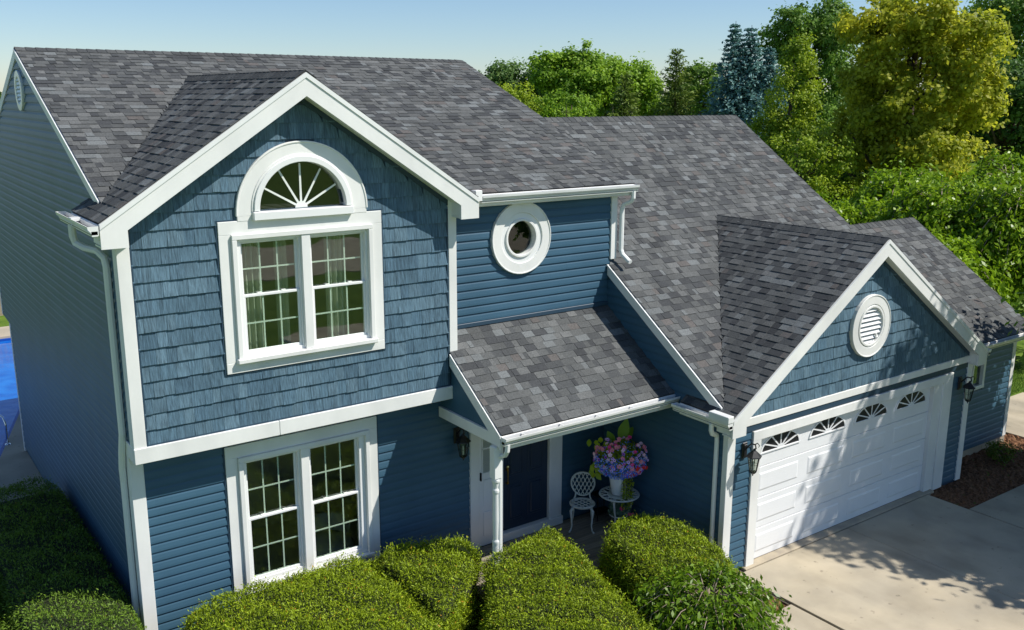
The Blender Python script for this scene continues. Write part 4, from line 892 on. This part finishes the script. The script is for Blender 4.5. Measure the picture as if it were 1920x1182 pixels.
hedge('clipped_hedge', 'dark hedge in deep shade along the left end wall', [(-1.5, -2.6), (-.2, -2.6), (-.12, .2), (-.1, 5.2), (-.35, 5.6), (-1.4, 5.5)], 1.0, .25, 'yewdark', 1500)
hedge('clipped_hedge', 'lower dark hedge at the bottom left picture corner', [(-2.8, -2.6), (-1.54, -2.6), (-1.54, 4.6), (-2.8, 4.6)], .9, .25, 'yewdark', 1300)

# ------------------------------------------------------------------ flower pot on the table and pot beneath it
fz = tz+.686
t = thing('flower_pot', 'white pot overflowing with blue, purple and pink flowers on the round table', 'flower pot', (tx-.03, ty, fz)); ox, oy = tx-.03, ty
MB().lathe((ox, oy, fz), [(0, .0), (.10, .0), (.115, .01), (.15, .25), (.165, .33), (.17, .35), (.16, .355), (.15, .32), (0, .31)], 24).build('pot', 'pot', t, smooth=True)
fc = np.array([ox+.03, oy-.02, fz+.67]); n = 2600; d = unit(n); p = fc+d*np.array([.42, .40, .29])*(.55+.45*RNG.random((n, 1)))
leaf_mesh('foliage', p, d+RNG.normal(size=(n, 3))*.5, .05, .022, .2+.5*RNG.random(n), 'vine', t)
def flower(c, nrm, r, m, eye=None, k=5):
    nrm = Vector(nrm).normalized(); a = nrm.orthogonal().normalized(); b_ = nrm.cross(a); c = Vector(c); V = [c-nrm*r*.25]
    for i in range(k*2):
        q = math.pi*i/k; rr = r*(1 if i % 2 == 0 else .78); V.append(c+a*math.cos(q)*rr+b_*math.sin(q)*rr+nrm*r*(.12 if i % 2 else 0))
    o = MB().add(V, [(0, 1+i, 1+(i+1) % (k*2)) for i in range(k*2)]).build('flower', m, t)
    if eye: MB().add([c+nrm*.002-nrm*r*.18+(a*math.cos(q)+b_*math.sin(q))*r*.26 for q in (0, 1.57, 3.14, 4.71)], [(0, 1, 2, 3)]).build('flower_eye', eye, o)
tocam = np.array([-.62, -.70, .36])
for cnt, m, r, eye, reg in ((46, 'violet', .031, 'eye', 0), (14, 'purple', .031, 'eye', 0), (30, 'pink', .042, 'yellow', 1), (14, 'palepink', .036, None, 1), (12, 'hot', .038, None, 1), (16, 'red', .042, None, 2)):
    i = 0
    while i < cnt:
        d = unit(1)[0]
        if d@tocam < .1: continue
        if reg == 2 and (d[2] > -.15 or d[0] < -.2): continue
        if reg == 1 and d[2] < -.1 and random.random() < .7: continue
        flower(fc+d*np.array([.46, .43, .32])*random.uniform(.95, 1.08), d*.6+tocam*.5+RNG.normal(size=3)*.25, r*random.uniform(.8, 1.15), m, eye); i += 1
for m, nn_ in (('blue', 760), ('paleblue', 560)):
    d = unit(nn_*4); s_ = (d@tocam > .0) & ((d[:, 2] < .35) | (RNG.random(len(d)) < .25)); d = d[s_][:nn_]; p = fc+np.array([-.03, -.02, -.04])+d*np.array([.45, .42, .31])*(.94+.1*RNG.random((len(d), 1)))
    o = leaf_mesh('lobelia_bloom', p, d+tocam*.5+RNG.normal(size=d.shape)*.4, .023, .019, RNG.random(len(d)), m, t, 'stuff')
for i in range(9):                                           # trailing stems
    a = -2.3+.9*i/8+random.uniform(-.1, .1); s_ = Vector((ox+.16*math.cos(a), oy+.16*math.sin(a), fz+.35)); ln = random.uniform(.38, .68); pts = [s_+Vector((.06*math.cos(a)*min(1, q*3), .06*math.sin(a)*min(1, q*3), -ln*q+.03*min(1, q*5))) for q in np.linspace(0, 1, 8)]
    pts = [p+Vector((.08, -.02, 0)) for p in pts]; MB().tube(pts, .004, 4).build('trailing_stem', 'canna0' if False else 'soil', t)
    C = np.array([pts[int(k_)].lerp(pts[min(int(k_)+1, 7)], k_-int(k_)) for k_ in RNG.uniform(0, 6.99, 60)])+RNG.normal(size=(60, 3))*.018
    leaf_mesh('trailing_leaves', C, RNG.normal(size=(60, 3))+tocam, .028, .02, .4+.5*RNG.random(60), 'vine', t, 'stuff')
def bigleaf(base, tip, w_, m, nrm, parent, nm='large_leaf'):
    base, tip, nrm = Vector(base), Vector(tip), Vector(nrm).normalized(); ax_ = tip-base; sd = ax_.cross(nrm).normalized(); V = []; F = []; prof = [0, .55, .9, 1, .85, .5, 0]
    for i, f in enumerate(prof):
        q = i/(len(prof)-1); c = base+ax_*q-nrm*(.10*ax_.length*q*q); V += [c-sd*w_*f+nrm*w_*.25*f, c, c+sd*w_*f+nrm*w_*.25*f]
    for i in range(len(prof)-1): F += [(i*3, i*3+1, i*3+4, i*3+3), (i*3+1, i*3+2, i*3+5, i*3+4)]
    o = MB().add(V, F); me = o.build(nm, m, parent, smooth=True); at = me.data.attributes.new('tone', 'FLOAT', 'FACE'); at.data.foreach_set('value', [random.uniform(.4, .9)]*len(F)); return me
bigleaf(fc+np.array([.07, .12, .18]), fc+np.array([.17, .06, .62]), .095, 'canna', (-.6, -.7, .25), t); bigleaf(fc+np.array([.15, .15, .15]), fc+np.array([.38, .12, .42]), .07, 'canna', (-.6, -.6, .5), t); bigleaf(fc+np.array([-.03, .16, .15]), fc+np.array([-.14, .2, .42]), .07, 'canna', (-.5, -.7, .4), t)
for i in range(30):
    c = fc+np.array([-.36, .20, .05])+np.array([random.uniform(-.11, .15), random.uniform(-.12, .12), random.uniform(-.32, .28)]); d = np.array([random.uniform(-.1, .06), random.uniform(-.1, .02), -random.uniform(.07, .12)])
    bigleaf(c, c+d, .042, 'vine', (-.6, -.65, .4), t, 'heart_leaf')
t = thing('potted_geranium', 'dark pot of red flowers and grey green leaves beneath the round table', 'potted plant', (tx+.05, ty+.05, tz))
MB().lathe((tx+.05, ty+.05, tz), [(0, 0), (.08, 0), (.11, .18), (.115, .2), (.1, .2), (0, .18)], 16).build('pot', 'black', t)
d = unit(420); p = np.array([tx+.05, ty+.03, tz+.36])+d*np.array([.21, .2, .17])*(.5+.5*RNG.random((420, 1))); MT['grey_leaf'] = mat('grey_leaf', (.04, .10, .06), (.16, .27, .19), attr='tone', scale=None, rough=.6, transl=.2)
leaf_mesh('foliage', p, d+tocam*.6, .06, .05, RNG.random(420), 'grey_leaf', t)
for dx, dy, dz in ((-.12, -.15, .47), (.10, -.17, .30), (.02, -.2, .36)):
    for k_ in range(6): flower((tx+.05+dx+random.uniform(-.02, .02), ty+dy+random.uniform(-.02, .02), tz+dz+random.uniform(-.02, .02)), tocam+RNG.normal(size=3)*.5, .028, 'hot')
t = thing('plant_stand', 'small black wire plant stand in the porch corner behind the table', 'plant stand', (7.62, .02, .113))
b = MB()
for z in (.12, .45): b.box(7.45, 7.8, -.1, .13, .113+z, .113+z+.018, .004)
b.build('shelf', 'black', t)
for x in (7.47, 7.78):
    for yy in (-.08, .11): MB().tube([(x, yy, .113), (x, yy, 1.25 if (x < 7.5 and yy > 0) else .62)], .009, 6).build('leg', 'black', t)

# ------------------------------------------------------------------ curtains behind the glass
def drape(x0, x1, z0, z1, y, label):
    n = 60; V = []; 
    for z in (z0, z1):
        for i in range(n+1): q = i/n; V.append((x0+(x1-x0)*q, y+.035*math.sin(q*math.pi*2*(x1-x0)/.085)+.01*math.sin(q*17), z))
    o = MB().add(V, [(i, i+1, n+2+i, n+1+i) for i in range(n)]).build('curtain', 'curtain', smooth=True); tag(o, label, 'curtain', 'curtains behind the windows')
drape(1.36, 1.80, 3.9, 5.7, .24, 'pale curtain behind the left half of the upper twin window, left side'); drape(2.0, 2.16, 3.9, 5.7, .25, 'narrow pale curtain edge near the middle of the upper window, left half')
drape(2.72, 3.02, 3.9, 5.7, .26, 'pale curtain behind the right half of the upper twin window')
t = thing('armchair', 'pale round armchair seen through the ground floor window', 'armchair', (3.0, 1.2, .05))
MB().lathe((3.0, 1.2, .05), [(0, .1), (.36, .1), (.4, .2), (.4, .42), (.34, .48), (0, .46)], 18).build('seat', 'curtain', t, smooth=True); MB().lathe((3.0, 1.2, .05), [(.32, .45), (.42, .45), (.44, .6), (.40, .78), (.33, .76), (.30, .5)], 18, a0=.2, a1=3.0).build('backrest', 'curtain', t, smooth=True)

# ------------------------------------------------------------------ pool rail, fence
t = thing('pool_handrail', 'curved chrome handrail at the pool edge', 'handrail', (-.26, 10.3, 0))
for dx in (0, -.5): MB().tube([(-.26+dx, 10.3, 0), (-.26+dx, 10.3, .45), (-.29+dx, 10.37, .6), (-.38+dx, 10.5, .68), (-.5+dx, 10.72, .64), (-.6+dx, 10.95, .45), (-.66+dx, 11.1, .1), (-.68+dx, 11.15, -.25)], .021, 10).lathe((-.26+dx, 10.3, 0), [(.02, .03), (.05, .02), (.06, .002)], 14).build('rail', 'chrome', t, smooth=True)
t = thing('picket_fence', 'weathered wooden picket fence beyond the pool', 'fence', (1.5, 24.3, GZ))
for i in range(26):
    x = -.6+i*.16; q = random.uniform(.8, 1.1); MB().prism([(x, 24.3, GZ), (x+.11, 24.3, GZ), (x+.11, 24.3, 1.5), (x+.055, 24.3, 1.58), (x, 24.3, 1.5)], (0, .02, 0), (.33*q, .27*q, .19*q)).build('picket', 'wood', t, tone=True)
for z in (.35, 1.2): MB().box(-.6, 3.55, 24.325, 24.36, z, z+.08, tone=(.28, .23, .16)).build('rail', 'wood', t, tone=True)

# ------------------------------------------------------------------ trees behind the house
G0 = 'trees behind the house'
def blobs_round(r, z, k=9, ry=None, sq=.8):
    out = [(0, 0, z, r*.78, r*.78, r*sq)]
    for i in range(k): a = 2*math.pi*i/k+random.uniform(-.3, .3); q = random.uniform(.45, .7)*r; s_ = random.uniform(.34, .5)*r; out.append((q*math.cos(a), q*math.sin(a), z+random.uniform(-.5, .6)*r*sq, s_, s_, s_*.85))
    return out
tree('golden_tree', 'huge golden green tree towering on the right behind the garage', 'tree', (36.9, 13.1, GZ), 13.2, [(0, 0, 7.6, 3.2, 3.2, 4.3)]+[(2.35*math.cos(a), 2.35*math.sin(a), z*.95, 1.6, 1.6, 1.45) for a, z in ((0, 5), (1, 7.2), (2.1, 5.6), (3.1, 8), (4.1, 5.2), (5.2, 7.6), (.6, 9.6), (2.8, 10.4), (4.7, 10), (5.8, 4.4), (3.6, 3.9))]+[(.6, .2, 11.1, 1.8, 1.8, 1.4), (-1.2, -.8, 10.7, 1.5, 1.5, 1.2)], 'gold', 620, 100, .20, .15, .30, .6, group=G0, nl=22, tonemix=.5)
tree('tall_tree', 'tall dark green tree left of the golden tree', 'tree', (50.4, 28.7, GZ), 14.0, blobs_round(3.0, 9.6, 8, sq=1.3)+[(-1.8, 1.6, 11.3, 1.3, 1.3, 1.6), (1.0, -.4, 12.6, 1.3, 1.3, 1.2), (0, 0, 5, 2.4, 2.4, 2.5)], 'maple2', 320, 85, .22, .16, .25, .75, group=G0)
tree('columnar_tree', 'narrow bright green tree beside the blue spruce', 'tree', (37.6, 20.2, GZ), 10.4, [(0, 0, 4.2, 2.0, 2.0, 2.6), (0, 0, 7.0, 1.35, 1.35, 2.4), (.2, -.2, 9.0, .85, .85, 1.35), (-.9, .5, 5.6, 1.0, 1.0, 1.3), (.9, -.7, 5.0, 1.1, 1.1, 1.2)], 'lime', 240, 95, .15, .10, .2, .5, group=G0)
tree('small_tree', 'light green small tree in front of the columnar tree', 'tree', (31.0, 14.5, GZ), 6.6, [(0, 0, 4.2, 1.6, 1.6, 1.9), (1.0, -.7, 4.9, 1.1, 1.1, 1.2), (-1.0, .7, 3.4, 1.2, 1.2, 1.3), (.6, -1.2, 3.0, 1.3, 1.3, 1.3)], 'lime', 150, 75, .13, .09, .16, .5, group=G0)
tree('maple_tree', 'broad light green tree rising over the middle ridge', 'tree', (43.4, 43.8, GZ), 12.3, blobs_round(3.9, 8.0, 10), 'maple', 380, 95, .24, .18, .3, .8, group=G0, nl=20)
tree('maple_tree', 'second light green tree close right of the broad one', 'tree', (47.7, 43.3, GZ), 11.0, blobs_round(3.0, 7.4, 8), 'maple', 260, 90, .24, .18, .26, .75, group=G0)
tree('distant_tree', 'round hazy tree farthest left behind the main ridge end', 'tree', (54.1, 67.7, GZ), 11.5, blobs_round(3.6, 8.0, 8), 'far', 200, 80, .32, .24, .3, .9, group=G0)
tree('distant_tree', 'lower hazy tree right beside the farthest left one', 'tree', (57.5, 63.0, GZ), 12.4, blobs_round(3.8, 8.6, 8), 'far', 210, 80, .32, .24, .3, .9, group=G0)
tree('distant_tree', 'very small far tree at the left end of the tree line', 'tree', (47.0, 69.5, GZ), 9.0, blobs_round(3.4, 6.6, 8), 'far', 180, 80, .32, .24, .3, .9, group=G0)
tree('yellow_bush', 'low yellow green bush behind the main roof edge', 'bush', (33.2, 38.5, GZ), 8.6, blobs_round(2.6, 6.0, 7), 'lime', 170, 70, .18, .12, .2, .65, group=G0)
tree('yellow_bush', 'darker green bush right of the low yellow green one', 'bush', (35.6, 35.4, GZ), 8.0, blobs_round(2.2, 5.8, 7), 'maple', 150, 70, .17, .12, .2, .6, group=G0)
tree('hazel_tree', 'thin leafy tree between the pine and the blue spruce', 'tree', (51.6, 39.6, GZ), 10.6, blobs_round(2.0, 8.0, 6, sq=1.1), 'maple2', 90, 60, .22, .15, .18, .6, group=G0)
tree('hazel_tree', 'pale tree top right of the blue spruce', 'tree', (54.6, 35.8, GZ), 10.2, blobs_round(2.2, 7.4, 6), 'maple', 110, 60, .22, .15, .18, .65, group=G0)
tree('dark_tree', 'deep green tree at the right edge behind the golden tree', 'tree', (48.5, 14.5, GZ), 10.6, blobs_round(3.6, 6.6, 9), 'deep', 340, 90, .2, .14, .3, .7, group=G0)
tree('poplar_tree', 'tall airy tree in the top right corner', 'tree', (74.2, 28.1, GZ), 17.0, blobs_round(4.6, 11.5, 9, sq=1.2), 'maple2', 300, 80, .3, .2, .35, 1.0, group=G0)
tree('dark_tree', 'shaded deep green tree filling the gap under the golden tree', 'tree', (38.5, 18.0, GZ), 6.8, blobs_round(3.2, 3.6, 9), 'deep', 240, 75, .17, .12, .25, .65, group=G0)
def conifer(name, label, base, h, r, m, levels, per, nl, ls, lw, leaders=((0, 0, 1),), z0=.04, group=G0, up=0):
    t = thing(name, label, 'tree', base, group); base = np.array(base, float); C = []; D = []; T = []; wood = MB()
    for lx, ly, lh in leaders:
        H_ = h*lh; wood.tube([base+np.array([lx*.2, ly*.2, 0]), base+np.array([lx, ly, H_*.6]), base+np.array([lx, ly, H_])], [.16, .09, .015], 8)
        for i in range(levels):
            q = z0+(1-z0)*(i/levels); z = H_*q; R_ = r*(1-q)**.8*(1 if len(leaders) == 1 else .72)+.14; nb = max(5, int(per*(1-q)+5)); a0 = random.random()*6
            for j in range(nb):
                a = a0+2*math.pi*j/nb+random.uniform(-.2, .2); rr = R_*random.uniform(.72, 1.12); k_ = max(10, int(nl*(rr/r)**.8)+8); s_ = RNG.random(k_)**.7; dz = up*s_-.22*rr*s_**1.3+.12*rr*np.maximum(s_-.75, 0)*3
                x = np.c_[lx+rr*s_*math.cos(a), ly+rr*s_*math.sin(a), z+dz]; sp = .05+.14*rr*(1-s_*.4); x += RNG.normal(size=(k_, 3))*sp[:, None]*np.array([1, 1, .45]); C.append(base+x); D.append(np.tile([math.cos(a), math.sin(a), -.15], (k_, 1))); T.append(np.full(k_, random.random()*.5)+.5*s_*RNG.random(k_))
                if i % 3 == 0: wood.tube([base+np.array([lx, ly, z]), base+np.array([lx+rr*.8*math.cos(a), ly+rr*.8*math.sin(a), z-.15*rr])], [.03, .008], 4)
    C = np.concatenate(C); D = np.concatenate(D); T = np.concatenate(T); n = len(C); leaf_mesh('crown', C, RNG.normal(size=(n, 3))*.6+np.array([0, 0, 1.0]), ls*(.7+.6*RNG.random(n)), lw*(.7+.6*RNG.random(n)), T, m, t, P0=D+RNG.normal(size=(n, 3))*.5); wood.build('trunk', 'bark', t); return t
conifer('blue_spruce', 'blue grey spruce with several pointed tops', (44.4, 30.2, GZ), 12.0, 4.3, 'spruce', 42, 15, 85, .27, .14, ((0, 0, 1), (.8, -.6, .98), (1.75, -1.35, .88)))
conifer('blue_spruce', 'smaller blue spruce low at the right foot of the tall one', (43.4, 27.4, GZ), 7.6, 2.5, 'spruce', 30, 14, 70, .22, .11)
conifer('pine_tree', 'olive green pine with a thin bent top left of the blue spruce', (43.1, 33.9, GZ), 10.3, 3.2, 'pine', 26, 10, 90, .28, .09, z0=.1, up=.5)
conifer('pine_tree', 'bushy olive pine just behind the middle ridge', (38.2, 33.4, GZ), 8.6, 2.6, 'pine', 24, 12, 90, .26, .09, z0=.05, up=.5)
conifer('young_conifer', 'small young conifer tip poking above the middle ridge, left one', (28.9, 27.6, GZ), 7.0, 1.1, 'pine', 18, 9, 26, .16, .05); conifer('young_conifer', 'small young conifer tip poking above the middle ridge, right one', (30.6, 25.9, GZ), 6.9, 1.1, 'pine', 18, 9, 26, .16, .05)
# weeping trees right behind the low wing
def weeper(name, label, base, h, r, m, nb, ls, lw, per=150, group=None, trunk=True, low=.3, br='palebark'):
    t = thing(name, label, 'tree', base, group); base = Vector(base); b = MB(); C = []; P = []; T = []
    if trunk: b.tube([base, base+Vector((.05, 0, h*.5)), base+Vector((0, .05, h*.86))], [.10*h/4+.02, .07*h/4+.015, .03], 8)
    for i in range(nb):
        a = random.uniform(0, 6.283); rr = r*random.uniform(.25, 1)**.6; zt = h*random.uniform(.72, 1)*(1-.22*(rr/r)**2); zl = max(low*h, zt-h*random.uniform(.25, .75)); d = Vector((math.cos(a), math.sin(a), 0)); s_ = base+Vector((0, 0, h*.7))
        pts = [s_, s_+d*rr*.35+Vector((0, 0, (zt-h*.7)*.8)), s_+d*rr*.65+Vector((0, 0, zt-h*.7)), s_+d*rr*.9+Vector((0, 0, zt-h*.7-.12*h)), s_+d*rr*1.02+Vector((0, 0, (zt+zl)/2-h*.7)), s_+d*rr*1.06+Vector((0, 0, zl-h*.7))]
        pts = [p+Vector((random.uniform(-.05, .05), random.uniform(-.05, .05), random.uniform(-.04, .04)))*r*.6 for p in pts]; w_ = .007*h/4+.002; b.tube(pts, [w_*2, w_*1.7, w_*1.3, w_, w_*.7, w_*.3], 5)
        k_ = RNG.uniform(1.2, 5, per); i0 = np.minimum(k_.astype(int), 4); A = np.array([tuple(p) for p in pts]); x = A[i0]+(A[i0+1]-A[i0])*(k_-i0)[:, None]; C.append(x+RNG.normal(size=(per, 3))*r*.07); dr = (A[i0+1]-A[i0]); dr /= np.linalg.norm(dr, axis=1, keepdims=True); P.append(dr*.5+np.array([0, 0, -.7])+RNG.normal(size=(per, 3))*.5); T.append(np.full(per, random.random()*.45)+.55*RNG.random(per))
    C = np.concatenate(C); P = np.concatenate(P); T = np.concatenate(T); n = len(C); nn = RNG.normal(size=(n, 3))*.7+(C-np.array([base.x, base.y, base.z+h*.4]))/r*.6+np.array([0, 0, .3]); leaf_mesh('crown', C, nn, ls*(.7+.6*RNG.random(n)), lw*(.7+.6*RNG.random(n)), T, m, t, P0=P, fold=lw*.12); b.build('branches', br, t, smooth=True); return t
GW = 'weeping trees behind the low wing'
for lab, base, h, r, nb in (('weeping bright green tree just right of the wing roof edge', (22.6, 7.9, GZ), 4.6, 2.0, 110), ('weeping bright green tree directly behind the low wing ridge', (25.2, 7.2, GZ), 4.3, 1.9, 100), ('tallest weeping bright green tree right of the low wing roof', (25.0, 4.3, GZ), 5.2, 2.4, 150),
                        ('weeping bright green tree at the right picture edge', (25.2, 2.0, GZ), 5.5, 2.3, 140), ('low weeping tree with arching pale twigs beside the low wing corner', (22.0, 2.6, GZ), 3.8, 1.9, 120), ('weeping green tree farther back under the golden tree', (28.0, 7.5, GZ), 5.4, 2.2, 110), ('weeping green tree far back on the right', (29.5, 4.5, GZ), 5.8, 2.4, 110)):
    weeper('weeping_tree', lab, base, h, r, 'weep', nb, .165, .09, 240, GW)
weeper('weeping_shrub', 'small weeping cherry with drooping leafy twigs by the driveway corner', (5.95, -4.05, GZ), 1.38, 1.08, 'weepnear', 130, .09, .038, 80, low=.06)
# the shade tree by the driveway: only its lowest boughs hang into the picture, its shadow falls on the garage
sx, sy = 18.7, -7.3
tree('shade_tree', 'large tree right of the driveway whose boughs hang in at the edge', 'tree', (sx, sy, GZ), 11.4, [(-.2, -.5, 6.0, 3.2, 3.0, 3.4), (-2.6, 1.0, 5.2, 1.9, 1.9, 2.0), (-2.4, -2.0, 5.0, 2.2, 2.2, 2.1), (1.0, 1.2, 4.4, 1.7, 1.7, 1.5), (1.9, -1.6, 5.2, 2.2, 2.2, 2), (-.9, -.6, 8.9, 2.1, 2.0, 1.8), (-3.6, .2, 4.2, 1.5, 1.5, 1.2), (-3.4, -3.0, 3.8, 1.6, 1.6, 1.2), (-.5, 2.8, 4.4, 1.6, 1.5, 1.4), (-3.75, 3.45, 3.2, .75, .7, .55), (-3.0, 3.0, 3.8, .9, .9, .7)], 'maple2', 1000, 100, .20, .14, .28, .62, nl=30, shell=.12)
# small things in the mulch
tree('mulch_shrub', 'small green shrub in the mulch bed before the low wing', 'shrub', (16.4, -2.5, GZ), .5, [(0, 0, .25, .28, .28, .2)], 'shrub', 30, 26, .06, .03, .012, .14, nl=6)
tree('mulch_shrub', 'dark small shrub in the mulch bed at the right edge', 'shrub', (17.6, -2.9, GZ), .5, [(0, 0, .25, .26, .26, .2)], 'deep', 30, 26, .06, .03, .012, .14, nl=6)
# lawn blades where the lawn shows, and far woods (nobody could count them)
n = 26000; p = np.c_[RNG.uniform(18.6, 24, n), RNG.uniform(-4.5, 2.5, n)]; s_ = ~((p[:, 0] < 21.6) & (p[:, 1] > -2.2) & (p[:, 1] < -.3)); p = p[s_]; C = np.c_[p, np.full(len(p), GZ+.03)]; leaf_mesh('lawn_grass', C, RNG.normal(size=C.shape)*np.array([1, 1, .2]), .07+.05*RNG.random(len(p)), .012, RNG.random(len(p)), 'grass', None, 'stuff', P0=np.array([0, 0, 1.0])+RNG.normal(size=C.shape)*.35)
n = 14000; p = np.c_[RNG.uniform(-3.4, -1.0, n), RNG.uniform(-1.5, 7, n)]; C = np.c_[p, np.full(n, GZ+.03)]; leaf_mesh('lawn_grass', C, RNG.normal(size=C.shape)*np.array([1, 1, .2]), .07+.05*RNG.random(n), .012, RNG.random(n), 'grass', None, 'stuff', P0=np.array([0, 0, 1.0])+RNG.normal(size=C.shape)*.35)
def woods(a0, a1, dist, h, n, seed):
    a = R(a0)+(R(a1)-R(a0))*RNG.random(n); base = np.array([CAM.x, CAM.y]); hh = h*(.72+.28*np.sin(a*90+seed)*np.sin(a*37)); d = dist*(1+.12*RNG.random(n)); z = hh*RNG.random(n)**.6; return np.c_[base[0]+np.sin(a)*d, base[1]+np.cos(a)*d, z]
C = np.concatenate([woods(2, 9, 120, 12.5, 9000, 1), woods(36, 70, 125, 10.5, 24000, 2)]); o = leaf_mesh('far_woods', C, RNG.normal(size=C.shape)+np.array([-.3, -.4, .5]), 1.1, .9, RNG.random(len(C)), 'far', None, 'stuff')
for o in bpy.data.objects:
    if '_w' in o: del o['_w']
print('objects', len(bpy.data.objects), 'tris', sum(len(o.data.loop_triangles) if False else sum(len(p.vertices)-2 for p in o.data.polygons) if len(o.data.polygons) < 4000 else 2*len(o.data.polygons) for o in bpy.data.objects if o.type == 'MESH'))
